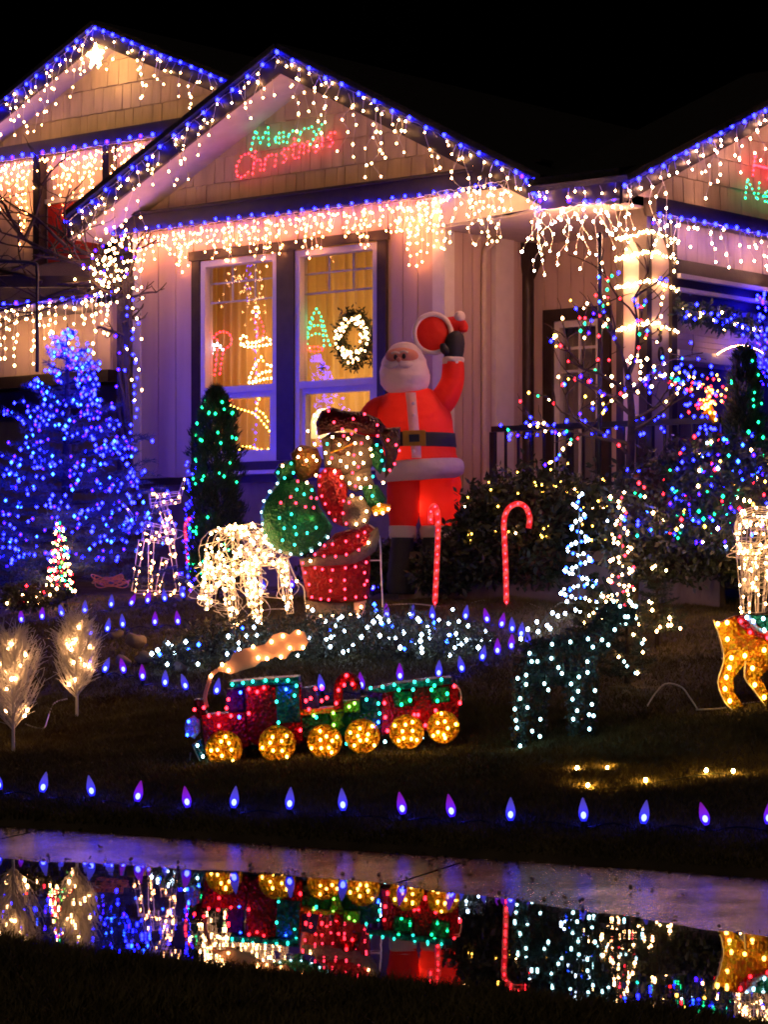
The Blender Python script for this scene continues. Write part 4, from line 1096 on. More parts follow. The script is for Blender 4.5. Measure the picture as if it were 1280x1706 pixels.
wire(sf, c8((240, 1180), (300, 1320), (350, 1380), (360, 1470), (380, 1620)), SDD + .02, .005, 'plastic_white', 'stand_rod')
fb = SDD - .17
bulbs(sf, frontpts(c8((120, 727), (172, 673), (80, 790), (65, 866), (73, 945), (88, 1032), (131, 1095), (190, 1128), (262, 1148), (333, 1146), (402, 1127), (458, 1081), (512, 1035), (513, 943), (468, 883)), SDD - .06), 'ice', 0.0084)
bulbs(sf, frontpts(c8((267, 880), (185, 905), (217, 975), (289, 967), (299, 1015), (206, 1056), (288, 1086), (373, 1007), (434, 970), (303, 713), (352, 745), (405, 717), (175, 598), (220, 635), (280, 600), (265, 537)), SDD - .20), 'teal', 0.0084)
bulbs(sf, frontpts(c8((262, 763), (195, 802), (297, 804), (362, 830), (418, 835), (400, 768), (310, 657), (437, 772)), SDD - .19), 'rose', 0.0084)
bulbs(sf, frontpts(c8((460, 623), (495, 587), (562, 604), (456, 685), (472, 757), (495, 810), (522, 870), (561, 920), (603, 686), (619, 790), (657, 800), (615, 873), (637, 943), (680, 600), (690, 480)), SDD - .20), 'rose', 0.0084)
bulbs(sf, frontpts(c8((555, 258), (685, 235), (848, 277), (611, 305), (702, 312), (675, 335), (762, 203), (518, 182), (975, 412), (998, 450), (965, 540), (932, 583)), SDD - .18), 'rose', 0.0084)
bulbs(sf, frontpts(c8((545, 358), (650, 370), (783, 362), (803, 440), (813, 484), (497, 466), (523, 532), (690, 535), (697, 400), (753, 533), (607, 630), (660, 670), (800, 695), (888, 667), (677, 755), (738, 770), (775, 860), (760, 922), (705, 948), (838, 877), (885, 872), (922, 845), (858, 817), (735, 700)), SDD - .21), 'warm', 0.0084)
bulbs(sf, frontpts(c8((508, 405), (845, 412), (876, 453), (879, 517), (893, 579), (818, 625), (815, 757)), SDD - .19), 'teal', 0.0084)
bulbs(sf, frontpts(c8((325, 440), (312, 493), (368, 517), (437, 517), (415, 490), (425, 408), (378, 318), (433, 617), (372, 667), (207, 553), (335, 910), (400, 912)), SDD - .16), 'warm', 0.0080)
bulbs(sf, frontpts(c8((635, 1063), (545, 1083), (490, 1092), (487, 1163), (565, 1165), (638, 1152), (722, 1120), (716, 1027), (763, 1003), (426, 1152), (343, 1210), (426, 1243), (476, 1253), (545, 1257), (632, 1243), (700, 1235), (773, 1205), (762, 1275), (360, 1275), (533, 1328), (626, 1326), (386, 1355), (762, 1356), (778, 1330), (628, 1387), (530, 1398), (405, 1440), (465, 1453), (518, 1457), (630, 1450), (703, 1440), (770, 1438)), SDD - .145), 'rose', 0.0084)
bulbs(sf, frontpts(c8((395, 1195), (787, 1072), (377, 1505), (462, 1570), (545, 1560), (665, 1560), (710, 1562), (738, 1507), (302, 1333)), SDD - .12), 'warm', 0.0080)

# ------------------------------------------------------------------ big inflatable figure
ID = 19.75; KI = ID / F / 3.159
def ip(cx, cy, dy=0.0):
    p = P(580 + cx / 3.159, 500 + cy / 3.159, ID); return p + Vector((0, dy, 0))
inf = thing('inflatable_figure', 'tall inflatable bearded man in red suit waving a red cap', 'inflatable', on_ground(705, ID))
def rings(rows, parent, name, m, depth=.8, tilt=0.0, dy=0.0, seg=28):
    """rows = (crop y, left x, right x)"""
    fine = smooth_path([Vector(q) for q in sorted(rows, key=lambda q: -q[0])], 5)
    rr = [(ip((q.y + q.z) / 2, q.x, dy), abs(q.z - q.y) / 2 * KI, abs(q.z - q.y) / 2 * KI * depth, tilt) for q in fine]
    mb = MB().loft(rr, seg * 2)
    cx_ = sum((v for v in mb.v), Vector()) / len(mb.v)
    for i, v in enumerate(mb.v):
        d = Vector((v.x - cx_.x, v.y - cx_.y, 0)); L = d.length
        if L > .01:
            k = noise.noise(Vector((v.x * 7, v.y * 7, v.z * 16))) * .010 + noise.noise(Vector((v.x * 16, v.y * 16, v.z * 40 + 5))) * .005
            mb.v[i] = v + d / L * k
    return mb.build(name, m, parent, True)
rings([(462, 290, 410), (472, 245, 440), (490, 205, 468), (520, 165, 500), (560, 142, 530), (610, 130, 546), (660, 128, 552), (700, 132, 556), (740, 138, 560), (790, 145, 568), (840, 165, 582), (880, 200, 575)], inf, 'jacket', 'nylon_red', .78)
rings([(838, 190, 560), (850, 165, 592), (875, 150, 610), (905, 148, 614), (930, 160, 604), (948, 185, 580)], inf, 'jacket_hem', 'nylon_white', .82, .06)
rings([(702, 128, 561), (712, 126, 565), (760, 130, 570), (776, 134, 569)], inf, 'belt', 'black_fabric', .795)
for a, b, nm in ((203, 390, -1), (368, 596, 1)):
    rings([(900, a + 20, b - 12), (960, a, b), (1050, a + 2, b - 4), (1130, a + 8, b - 16), (1190, a + 16, b - 30), (1205, a + 30, b - 50)], inf, 'trouser_leg', 'nylon_red', .85)
    rings([(1186, a + 20, b - 44), (1192, a + 12, b - 30), (1225, a + 10, b - 30), (1252, a + 14, b - 34), (1260, a + 30, b - 50)], inf, 'trouser_cuff', 'nylon_white', .9)
    rings([(1250, a + 24, b - 44), (1330, a + 18, b - 40), (1420, a + 8, b - 36), (1500, a + 4, b - 36), (1545, a + 10, b - 40)], inf, 'boot', 'black_fabric', 1.1, dy=-.03)
# placket and buckle sit on the front of the jacket
def front_y(cx, rows_c=347, half=212, dep=.78): return -half * KI * dep * math.sqrt(max(0, 1 - ((cx - rows_c) / half) ** 2))
mb = MB(); pl_ = [(300, 495, 355, 150), (308, 560, 360, 194), (312, 620, 366, 208), (318, 690, 372, 213), (330, 780, 382, 213), (334, 838, 384, 209)]
for x0, y, x1, hf in pl_:
    for k in range(5):
        x = x0 + (x1 - x0) * k / 4; mb.v.append(ip(x, y, front_y(x, 347, hf) - .012 - .012 * sin(k * pi / 4)))
for i in range(len(pl_) - 1):
    for k in range(4): a = i * 5 + k; mb.f.append((a, a + 1, a + 6, a + 5))
mb.build('jacket_placket', 'nylon_white', inf, True)
for y in (555, 615, 805): MB().ball(ip(343, y, front_y(343, 347, 208) - .03), .016, .008, .016).build('button', 'plastic_white', inf, True)
bk = [(285, 697), (405, 694), (408, 775), (288, 777)]
mb = MB().prism([ip(x, y, front_y(x, 347, 216, .8) - .012) for x, y in bk], Vector((0, -.014, 0)), .004); mb.build('belt_buckle', 'nylon_gold', inf)
mb = MB().prism([ip(x, y, front_y(345, 347, 216, .8) - .030) for x, y in ((318, 718), (372, 716), (374, 755), (320, 757))], Vector((0, -.004, 0))); mb.build('buckle_centre', 'black_fabric', inf)
# arms
def limb(pts, rad, name, m): return MB().tube(smooth_path([ip(x, y, d) for x, y, d in pts], 6), [r * KI for r in np.interp(np.linspace(0, len(rad) - 1, (len(rad) - 1) * 6 + 1), range(len(rad)), rad)], 18).build(name, m, inf, True)
limb([(440, 575, .0), (505, 520, -.02), (548, 430, -.03), (553, 325, -.04)], (78, 72, 62, 56), 'raised_sleeve', 'nylon_red')
limb([(230, 560, .0), (150, 580, -.02), (108, 640, -.06), (100, 720, -.1)], (70, 62, 58, 52), 'lowered_sleeve', 'nylon_red')
rings([(348, 505, 600), (340, 496, 608), (322, 494, 612), (308, 498, 608), (300, 508, 598)], inf, 'sleeve_cuff', 'nylon_white', 1.0, dy=-.04)
mit = MB().tube(smooth_path([ip(553, 308, -.04), ip(556, 270, -.04), ip(562, 225, -.045), ip(566, 190, -.05), ip(566, 168, -.05)], 4), [q * KI for q in np.interp(np.linspace(0, 4, 17), range(5), (48, 56, 54, 44, 18))], 14)
mit.tube(smooth_path([ip(535, 285, -.07), ip(505, 262, -.09), ip(498, 235, -.10)], 4), [q * KI for q in np.interp(np.linspace(0, 2, 9), range(3), (26, 24, 12))], 10)
mit.build('mitten', 'black_fabric', inf, True)
# cap held up in the mitten: round brim towards the viewer, tip over the hand
cc = ip(446, 180, -.02)
mb = MB(); mb.ball(cc, 96 * KI, .05, 100 * KI, 24, 11); mb.build('cap', 'nylon_red', inf, True)
MB().tube([cc + Vector((98 * KI * cos(a), -.03, 102 * KI * sin(a))) for a in np.linspace(0, 2 * pi, 33)[:-1]], .020, 8, True).build('cap_brim', 'nylon_white', inf, True)
limb([(500, 150, .03), (560, 128, .0), (600, 140, -.03), (604, 168, -.04)], (52, 42, 32, 22), 'cap_tip', 'nylon_red')
MB().ball(ip(588, 90, -.04), 30 * KI).build('pompom', 'nylon_white', inf, True)
# head: white hair and beard, peach face with eyes, nose, moustache and mouth
rings([(224, 285, 310), (232, 252, 345), (250, 225, 368), (280, 200, 388), (320, 183, 408), (360, 171, 422), (400, 166, 432), (440, 172, 428), (475, 194, 404), (498, 226, 368), (510, 262, 330)], inf, 'head', 'nylon_white', .85, dy=-.05)
hy = -.05 - 118 * KI * .85
MB().ball(ip(283, 303, hy + .055), 88 * KI, .075, 44 * KI, 20, 11).build('face', 'nylon_skin', inf, True)
for x, y in ((250, 313), (293, 308)):
    MB().ball(ip(x, y, hy - .018), .016, .008, .022, 10, 7).build('eye', 'black_fabric', inf, True)
    MB().tube([ip(x - 22, y - 20, hy - .012), ip(x, y - 27, hy - .018), ip(x + 22, y - 20, hy - .012)], .010, 6).build('eyebrow', 'nylon_white', inf, True)
MB().ball(ip(266, 326, hy - .03), .022, .022, .02).build('nose', 'nylon_skin', inf, True)
for pts in (((262, 345), (225, 356), (188, 350)), ((268, 345), (310, 352), (352, 338))):
    MB().tube(smooth_path([ip(*pts[0], hy - .014), ip(*pts[1], hy - .006), ip(*pts[2], hy + .05)], 4), [q * KI for q in np.interp(np.linspace(0, 2, 9), range(3), (16, 20, 6))], 8).build('moustache', 'nylon_white', inf, True)
MB().tube([ip(272, 378, hy - .004), ip(286, 382, hy - .004), ip(298, 376, hy - .002)], .007, 6).build('mouth', 'red_panel', inf, True)
bulbs(sf, frontpts(c8((600, 520), (560, 590), (735, 470), (640, 560), (720, 640), (770, 640), (650, 470), (590, 410)), SDD - .17), 'warm', .0084)
bulbs(sf, frontpts(c8((720, 560), (620, 350), (740, 400), (700, 690), (540, 500), (850, 350), (920, 380)), SDD - .17), 'rose', .0084)
# the blower lamps inside the inflated body
for (x, y, e) in ((345, 640, 2.3), (300, 800, 3.2), (390, 1080, 2.9), (545, 450, .22), (300, 400, .15)):
    l = bpy.data.lights.new('inner_lamp', 'POINT'); l.energy = e; l.color = (1, .55, .4); l.shadow_soft_size = .05
    o = link('inner_lamp', l, inf); o.location = ip(x, y) - org(inf)

# ------------------------------------------------------------------ candy canes
cane_red = mat('cane_red', (.7, .05, .04), .3)
nt = cane_red.node_tree; b = nt.nodes['Principled BSDF']
tc = nt.nodes.new('ShaderNodeTexCoord'); mp = nt.nodes.new('ShaderNodeMapping'); mp.inputs['Rotation'].default_value = (0, radians(35), 0)
wv = nt.nodes.new('ShaderNodeTexWave'); wv.bands_direction = 'Z'; wv.inputs['Scale'].default_value = 4.2
nt.links.new(tc.outputs['Object'], mp.inputs[0]); nt.links.new(mp.outputs[0], wv.inputs['Vector'])
rp = nt.nodes.new('ShaderNodeValToRGB'); rp.color_ramp.interpolation = 'CONSTANT'; rp.color_ramp.elements[0].color = (.75, .02, .02, 1); rp.color_ramp.elements[1].position = .68; rp.color_ramp.elements[1].color = (.85, .09, .07, 1)
nt.links.new(wv.outputs['Fac'], rp.inputs[0]); nt.links.new(rp.outputs[0], b.inputs['Base Color']); nt.links.new(rp.outputs[0], b.inputs['Emission Color']); b.inputs['Emission Strength'].default_value = .75
def candy_cane(label, px, d, r):
    pts = smooth_path([P(x, y, d) for x, y in px], 6)
    t = thing('candy_cane', label, 'candy cane', pts[0], 'tall lit candy canes')
    MB().tube(pts, r, 10).build('tube', 'cane_red', t, True)
    MB().tube([pts[0] + ZV * .02, pts[0] - ZV * .15], .006, 5).build('stake', 'wire_white', t)
    bulbs(t, [p + Vector((0, -r * .9, 0)) for p in sample(pts, .062)], 'red', .0085)
    return t
candy_cane('lit candy cane with its hook turned away, before the inflatable', [(725, 1004), (727, 960), (729, 915), (730, 870), (728, 850), (723, 843), (718, 852), (718, 873)], 18.8, .022)
candy_cane('lit candy cane with a wide hook beside the dark bush', [(844, 1003), (843, 950), (841, 900), (840, 868), (847, 848), (862, 839), (876, 845), (883, 862), (881, 880)], 18.7, .022)
candy_cane('small red candy cane half hidden beside the green-lit shrub', [(313, 935), (311, 905), (309, 885), (310, 872), (318, 862), (331, 861)], 20.6, .016)

# ------------------------------------------------------------------ wire frame animals
def wire_volume(mb, A, B, ra, rb, nring, nlong=6, wr=.0035, seg=14):
    A, B = Vector(A), Vector(B); d = (B - A).normalized(); e = d.orthogonal().normalized(); f = d.cross(e)
    prev = None
    for i in range(nring):
        k = i / max(1, nring - 1); c = A.lerp(B, k); r = ra + (rb - ra) * k
        mb.tube([c + e * (r * cos(a)) + f * (r * sin(a)) for a in np.linspace(0, 2 * pi, seg + 1)[:-1]], wr, 3, True)
    for j in range(nlong):
        a = 2 * pi * j / nlong
        mb.tube([A + e * (ra * cos(a)) + f * (ra * sin(a)), B + e * (rb * cos(a)) + f * (rb * sin(a))], wr, 3)
def surf_pts(A, B, ra, rb, n):
    A, B = Vector(A), Vector(B); d = (B - A).normalized(); e = d.orthogonal().normalized(); f = d.cross(e); out = []
    for i in range(n):
        k = random.random(); a = random.uniform(0, 2 * pi); r = (ra + (rb - ra) * k) * random.uniform(.9, 1.08)
        out.append(A.lerp(B, k) + e * (r * cos(a)) + f * (r * sin(a)))
    return out
def loops(mb, pts, n, wr=.0028, R=.06):
    """slack turns of cable"""
    for i in range(n):
        a = random.choice(pts); b = min(random.sample(pts, min(8, len(pts))), key=lambda q: (q - a).length)
        m_ = a.lerp(b, .5) + Vector((random.gauss(0, R), random.gauss(0, R), random.uniform(-R, R * .3)))
        mb.tube(smooth_path([a, m_, b], 4), wr, 3)
def wire_animal(label, parts, wirem, bulbm, per, wr=.004, slack=0, br=.010, bpx=None, name='wire_deer', cat='deer figure', foot=None):
    """parts = (name, A, B, ra, rb, rings); bulbs spread over each"""
    t = thing(name, label, cat, foot)
    allp = []
    for nm, A, B, ra, rb, n in parts:
        mb = MB(); wire_volume(mb, A, B, ra, rb, n, 6 if ra > .04 else 4, wr, 14 if ra > .05 else 8)
        tag(mb.build(nm, wirem, t), kind='stuff')
        L = (Vector(B) - Vector(A)).length
        if per: allp += surf_pts(A, B, ra, rb, max(1, int(per * L * (ra + rb) * 3)))
    if slack:
        mb = MB(); loops(mb, allp, slack); tag(mb.build('slack_cable', wirem, t), kind='stuff')
    if bpx: bulbs(t, bpx, bulbm, br)
    else: bulb_mass(t, allp, bulbm, br)
    return t
# grazing deer left of the sack figure
g = lambda x, y, dd=0: P(x, y, 17.7 + dd)
wire_animal('grazing wire deer smothered in warm white lights, head lowered left', [
    ('body', g(368, 925, -.15), g(425, 905, .25), .19, .15, 7), ('neck', g(360, 930, -.2), g(349, 985, -.3), .085, .055, 5), ('head', g(349, 980, -.3), g(335, 1005, -.38), .05, .03, 4),
    ('leg', g(377, 950, -.1), g(391, 1046, -.05), .055, .028, 7), ('leg', g(422, 940, .05), g(430, 1040, .1), .060, .03, 7), ('leg', g(412, 940, .1), g(420, 1010, .2), .05, .03, 5),
    ('leg', g(470, 930, .3), g(484, 1022, .3), .045, .026, 7), ('rump', g(425, 905, .25), g(470, 930, .32), .13, .06, 4),
    ('antler', g(345, 1000, -.36), g(310, 968, -.42), .02, .010, 4), ('antler', g(352, 1000, -.3), g(342, 1016, -.4), .014, .008, 3)],
    'wire_white', 'warm', 250, .0028, 190, .0085, foot=on_ground(400, 17.7))
# the one at the right edge, seen from behind
g = lambda x, y, dd=0: P(x, y, 16.6 + dd)
wire_animal('wire deer in warm lights seen from behind at the right edge', [
    ('body', g(1262, 880, .0), g(1268, 905, .5), .155, .17, 7), ('rump', g(1262, 865, -.02), g(1264, 925, -.02), .10, .15, 5), ('leg', g(1242, 915, .0), g(1243, 1022, .0), .06, .030, 8), ('leg', g(1272, 920, .0), g(1267, 1020, .0), .06, .03, 8),
    ('leg', g(1250, 930, .45), g(1250, 985, .45), .045, .03, 6), ('leg', g(1290, 930, .45), g(1290, 985, .45), .045, .03, 6), ('neck', g(1275, 900, .5), g(1300, 830, .8), .10, .06, 5), ('head', g(1300, 830, .8), g(1318, 838, .95), .055, .03, 4)],
    'wire_white', 'warm', 120, .004, 60, .0085, foot=on_ground(1262, 16.6))
# standing outline deer by the window wall
g = lambda x, y, dd=0: P(x, y, 21.0 + dd)
wire_animal('upright wire deer outlined in pinkish lights beside the spruce', [
    ('body', g(240, 885), g(292, 895), .09, .07, 5), ('neck', g(285, 885), g(268, 835), .05, .04, 4), ('head', g(250, 835), g(300, 828), .06, .05, 4), ('antler', g(300, 825), g(308, 795), .02, .01, 3), ('antler', g(222, 862), g(208, 842), .015, .01, 3),
    ('leg', g(236, 900), g(222, 985), .035, .02, 5), ('leg', g(252, 900), g(250, 985), .035, .02, 5), ('leg', g(285, 900), g(297, 985), .035, .02, 5), ('leg', g(275, 930), g(262, 985), .04, .02, 4), ('base', g(225, 986), g(300, 988), .02, .02, 3)],
    'wire_white', 'warm_dense', 150, .003, 8, .0080, foot=on_ground(262, 21))
# dark glittering deer
ft = G(868, 1246); dd_ = ft.y
g = lambda x, y, dd=0: P(x, y, dd_ + dd)
def c5(*l): return [(830 + a / 4.267, 940 + b / 4.267) for a, b in l]
dpx = c5((225, 632), (240, 690), (280, 690), (385, 568), (380, 668), (430, 733), (455, 775), (515, 552), (640, 530), (675, 588), (740, 537), (785, 572), (830, 465), (636, 692), (575, 800), (637, 768), (520, 850), (570, 902), (690, 897), (530, 958), (668, 995), (563, 1040), (648, 1068), (680, 1076), (535, 1100), (650, 1170), (140, 810), (200, 787), (200, 853), (330, 848), (358, 892), (158, 953), (120, 1028), (210, 1018), (128, 1108), (135, 1163), (243, 1185), (302, 1100), (298, 1222), (158, 1290), (823, 263), (868, 298), (943, 270), (980, 298), (905, 373), (925, 373))
dk = wire_animal('dark green wire deer with pale scattered lights looking right', [
    ('body', g(885, 1108), g(985, 1092), .115, .125, 9), ('haunch', g(872, 1120), g(905, 1112), .085, .11, 4), ('neck', g(985, 1085), g(1018, 1018), .085, .055, 6), ('head', g(1012, 1018), g(1058, 1025), .055, .028, 5),
    ('leg', g(868, 1130, -.08), g(866, 1246, -.08), .05, .024, 9), ('leg', g(900, 1130, .08), g(898, 1240, .08), .05, .024, 9), ('leg', g(957, 1120, -.08), g(956, 1222, -.08), .042, .024, 8), ('leg', g(987, 1118, .08), g(984, 1234, .08), .042, .024, 8),
    ('antler', g(1030, 1010), g(1005, 962), .014, .006, 3), ('antler', g(1038, 1010), g(1060, 965), .014, .006, 3), ('tail', g(864, 1095), g(858, 1118), .03, .015, 3)],
    'wire_green', 'ice', 0, .004, 0, .0085, bpx=[P(x, y, dd_ - .13) for x, y in dpx], foot=on_ground(925, dd_))
film = []
for A, B, ra, rb, n in ((g(870, 1108), g(990, 1092), .12, .12, 900), (g(985, 1085), g(1018, 1018), .08, .05, 350), (g(1012, 1018), g(1058, 1025), .05, .025, 160), (g(868, 1130, -.08), g(866, 1246, -.08), .045, .02, 220), (g(900, 1130, .08), g(898, 1240, .08), .045, .02, 220), (g(957, 1120, -.08), g(956, 1222, -.08), .04, .02, 180), (g(987, 1118, .08), g(984, 1234, .08), .04, .02, 200)): film += surf_pts(A, B, ra, rb, n)
leafcloud('tinsel', film + film[::2], .035, 'film_dark', dk, .25)
# golden deer, flat lit figure cut by the right edge
gf = G(1225, 1182); gd = gf.y
def c4(*l): return [(1150 + a / 4.49, 820 + b / 4.49) for a, b in l]
gdr = thing('lit_deer_figure', 'golden light-up deer with a red and green saddle blanket', 'deer figure', on_ground(1290, gd))
pan(c4((175, 955), (215, 978), (340, 922), (584, 915), (830, 920), (900, 860), (960, 690), (1000, 620), (1130, 640), (1150, 680), (1060, 720), (1030, 900), (980, 1150), (960, 1300), (985, 1420), (960, 1560), (1000, 1640), (920, 1640), (890, 1540), (910, 1400), (870, 1240), (800, 1260), (640, 1270), (515, 1395), (545, 1440), (600, 1540), (660, 1620), (584, 1625), (535, 1560), (470, 1470), (410, 1385), (432, 1310), (415, 1262), (315, 1400), (320, 1500), (398, 1612), (325, 1636), (255, 1562), (207, 1420), (250, 1310), (250, 1200), (225, 1100), (200, 1010)), 'body', 'film_gold', gdr, gd, .06)
pan(c4((335, 925), (400, 915), (450, 1010), (560, 1070), (700, 1060), (760, 920), (800, 920), (740, 1090), (600, 1115), (470, 1070), (370, 1000)), 'blanket_border', 'film_red', gdr, gd - .02, .012)
pan(c4((410, 918), (440, 916), (500, 1010), (590, 1050), (690, 1030), (730, 918), (750, 920), (695, 1055), (580, 1072), (470, 1030)), 'blanket_piping', 'film_silver', gdr, gd - .024, .012)
pan(c4((445, 917), (725, 917), (680, 1020), (590, 1040), (510, 1000)), 'saddle_blanket', 'film_green', gdr, gd - .018, .010)
wire(gdr, c4((175, 955), (225, 1100), (250, 1250), (207, 1420), (255, 1562), (325, 1636)), gd - .01, .005, 'wire_white', 'frame_wire')
wire(gdr, c4((415, 1262), (410, 1385), (470, 1470), (584, 1625)), gd - .01, .005, 'wire_white', 'frame_wire')
bulbs(gdr, frontpts(c4((208, 985), (278, 975), (280, 1098), (310, 1238), (295, 1312), (272, 1383), (262, 1470), (298, 1560), (410, 1222), (555, 1180), (468, 1315), (485, 1440), (555, 1533)), gd - .03), 'gold', .0115)
bulbs(gdr, frontpts(c4((450, 1048), (580, 1088), (380, 965)), gd - .04), 'red', .010)
bulbs(gdr, frontpts(c4((475, 965), (548, 945), (555, 1030), (425, 935)), gd - .04), 'ice', .010)

# ------------------------------------------------------------------ white twig trees at the left
def twig_tree(label, px, top, width, extra=()):
    base = G(*px); d = base.y; h = (px[1] - top) * d / F; w_ = width * d / F
    t = thing('twig_tree', label, 'twig tree', base, 'white twig trees')
    mb = MB(); mb.tube([base - ZV * .05, base + ZV * h * .2, base + ZV * h], [.012, .010, .003], 5); mb.build('stem', 'plastic_white', t)
    mb = MB(); ends = []
    for i in range(240):
        k = random.uniform(.18, .97); a = random.uniform(0, 2 * pi)
        env = w_ * (.55 + .75 * sin(min(1, k * 1.15) * pi) ** .8) * (1 - .25 * k)
        L = env * random.uniform(.4, .75)
        p0 = base + ZV * (h * k * .92); dr = Vector((cos(a), sin(a), 0))
        p1 = p0 + dr * L * .5 + ZV * L * .5; p2 = p1 + dr * L * .35 + ZV * L * .75
        mb.tube([p0, p1, p2], [.0035, .003, .002], 3)
        for q in range(5):
            b0 = p0.lerp(p1, random.uniform(.3, 1)) if q < 2 else p1.lerp(p2, random.random())
            e = dr * random.uniform(0, .5) + Vector((random.gauss(0, .5), random.gauss(0, .5), random.uniform(.2, 1)))
            mb.tube([b0, b0 + e.normalized() * random.uniform(.04, .10)], .0016, 3)
        ends.append(p1)
    tag(mb.build('twigs', 'plastic_white', t), kind='stuff')
    bulbs(t, random.sample(ends, 14), 'warm', .010)
twig_tree('white twig tree with warm bulbs at the left edge', (22, 1252), 1045, 78)
twig_tree('white twig tree with warm bulbs right of its twin', (128, 1192), 1022, 60)
# small spiral tree of many colours
def spiral_tree(label, x, ybase, ytop, d, rpx, cols, turns, n, br=.0095, tilt=0):
    b = P(x, ybase, d); h = (ybase - ytop) * d / F; r = rpx * d / F
    t = thing('spiral_tree', label, 'light tree', b)
    pa = []
    for i in range(turns * 18 + 1):
        k = i / (turns * 18); a = k * turns * 2 * pi
        pa.append(b + Vector((r * (1 - k * .85) * cos(a) + tilt * k, r * (1 - k * .85) * sin(a), h * k)))
    MB().tube(pa, .004, 3).build('spiral_wire', 'wire_green', t); MB().tube([b - ZV * .05, b + Vector((tilt, 0, h))], .006, 4).build('pole', 'wire_green', t)
    ps = sample(pa, sum((q - p).length for p, q in zip(pa, pa[1:])) / n, .012)
    for j, c in enumerate(cols): bulb_mass(t, [p for i, p in enumerate(ps) if i % len(cols) == j], c, br)
    return t
dS = on_ground(100, 20.4)
spiral_tree('small spiral tree of red, green and warm bulbs before the spruce', 100, 985, 868, 20.4, 24, ('warm', 'red', 'warm', 'green', 'warm', 'lime', 'red'), 8, 130)
spiral_tree('pale spire of cool white diodes on the right lawn', 965, 1005, 822, 17.6, 32, ('cool', 'cool', 'azure'), 5, 70, .0115)
spiral_tree('slim spire of warm white bulbs beside the cool spire', 1036, 1012, 820, 17.4, 26, ('warm', 'warm', 'warm', 'rose'), 6, 56, .0105)
tr2 = thing('light_string', 'cool white diode string trailing over the grass from the spire', 'light string', G(945, 1010, .03))
tp = [G(x, y, .03) for x, y in ((955, 1010), (940, 1022), (925, 1025), (915, 1020), (900, 1045), (893, 1055), (880, 1052), (866, 1068))]
MB().tube(smooth_path(tp, 4), .004, 4).build('cable', 'wire_black', tr2)
bulbs(tr2, [G(x, y, .04) for x, y in ((921, 1021), (930, 1026), (942, 1022), (959, 1016), (945, 1002), (895, 1036), (897, 1052), (917, 1047), (967, 1018), (934, 984), (954, 982), (912, 1042), (868, 1064), (880, 1048))], 'cool', .012)

# ------------------------------------------------------------------ trees and shrubs
def needles(pts, dirs, L, w_, rng=RNG):
    """thin tapering needles; dirs are unit vectors"""
    pts = np.asarray(pts); dirs = np.asarray(dirs); n = len(pts)
    e = np.cross(dirs, rng.normal(0, 1, (n, 3))); e /= np.linalg.norm(e, axis=1, keepdims=True) + 1e-9
    l = L * rng.uniform(.6, 1.3, (n, 1))
    v = np.stack([pts - e * w_, pts + e * w_, pts + dirs * l], 1)
    return v.reshape(-1, 3), np.arange(3 * n).reshape(-1, 3)
def conifer(name, label, base, h, R, levels, per, nm, group=None, needle=.035, dens=60, droop=.15, tip=.0):
    """trunk, whorled branches, needles along each branch; returns the branch points"""
    t = thing(name, label, 'tree', base, group)
    MB().tube([base - ZV * .1, base + ZV * h * .5, base + ZV * h], [.035 * h, .018 * h, .004], 7).build('trunk', 'bark', t, True)
    br = MB(); P_, D_, spots = [], [], []
    for i in range(levels):
        k = (i + .4) / levels; z = h * (.06 + .92 * k)
        for j in range(max(3, int(per * (1 - .55 * k)))):
            a = random.uniform(0, 2 * pi); L = R * (1 - k) ** .95 * random.uniform(.7, 1.2) + .02
            up = -droop + .55 * k + random.uniform(-.1, .1)
            p0 = base + ZV * z; dr = Vector((cos(a), sin(a), 0))
            p1 = p0 + dr * L * .6 + ZV * L * up * .5; p2 = p0 + dr * L + ZV * L * (up * .8 + .12)
            br.tube([p0, p1, p2], [.008, .005, .002], 3)
            pth = [p0.lerp(p1, q) for q in (.35, .6, .85)] + [p1.lerp(p2, q) for q in (0, .3, .6, .9, 1)]
            tw = []
            for q in pth[1:]:
                for s_ in (-1, 1):
                    side = Vector((-sin(a), cos(a), 0)) * s_
                    e_ = q + side * L * .16 * random.uniform(.5, 1.2) + dr * L * .10 + ZV * random.uniform(-.02, .02)
                    tw.append((q, e_))
            for a_, b_ in list(zip(pth, pth[1:])) + tw:
                n = max(2, int(dens * (b_ - a_).length * 2.2)); ax = (b_ - a_).normalized()
                for _ in range(n):
                    P_.append(tuple(a_.lerp(b_, random.random())))
                    dd = ax * .7 + Vector((random.gauss(0, .6), random.gauss(0, .6), random.gauss(.15, .5))); D_.append(tuple(dd.normalized()))
            spots += [p1, p2, p0.lerp(p1, .8)] + [e_ for _, e_ in tw[2:]]
    tag(br.build('branches', 'bark', t), kind='stuff')
    v, f = needles(P_, D_, needle, .0035)
    tag(np_mesh('crown', v, f, nm, t), kind='stuff')
    return t, spots
bs = on_ground(112, 21.2)
sp_t, sp_pts = conifer('spruce_tree', 'blue-lit spruce tree at the left edge of the house', bs, 2.38, 1.02, 21, 15, 'needle_blue', None, .05, 80, .12)
vis = [p for p in sp_pts if p.y < bs.y + .15 and p.z > bs.z + .30]
pick = random.sample(vis, min(680, len(vis)))
pick = [p + Vector((random.gauss(0, .02), -.03, random.gauss(0, .02))) for p in pick]
sl_ = thing('light_string', 'blue and violet bulbs wound all over the spruce', 'light string', bs)
bulb_mass(sl_, pick[:420], 'blue', .0135); bulb_mass(sl_, pick[420:540], 'azure', .013); bulb_mass(sl_, pick[540:], 'violet', .0115)

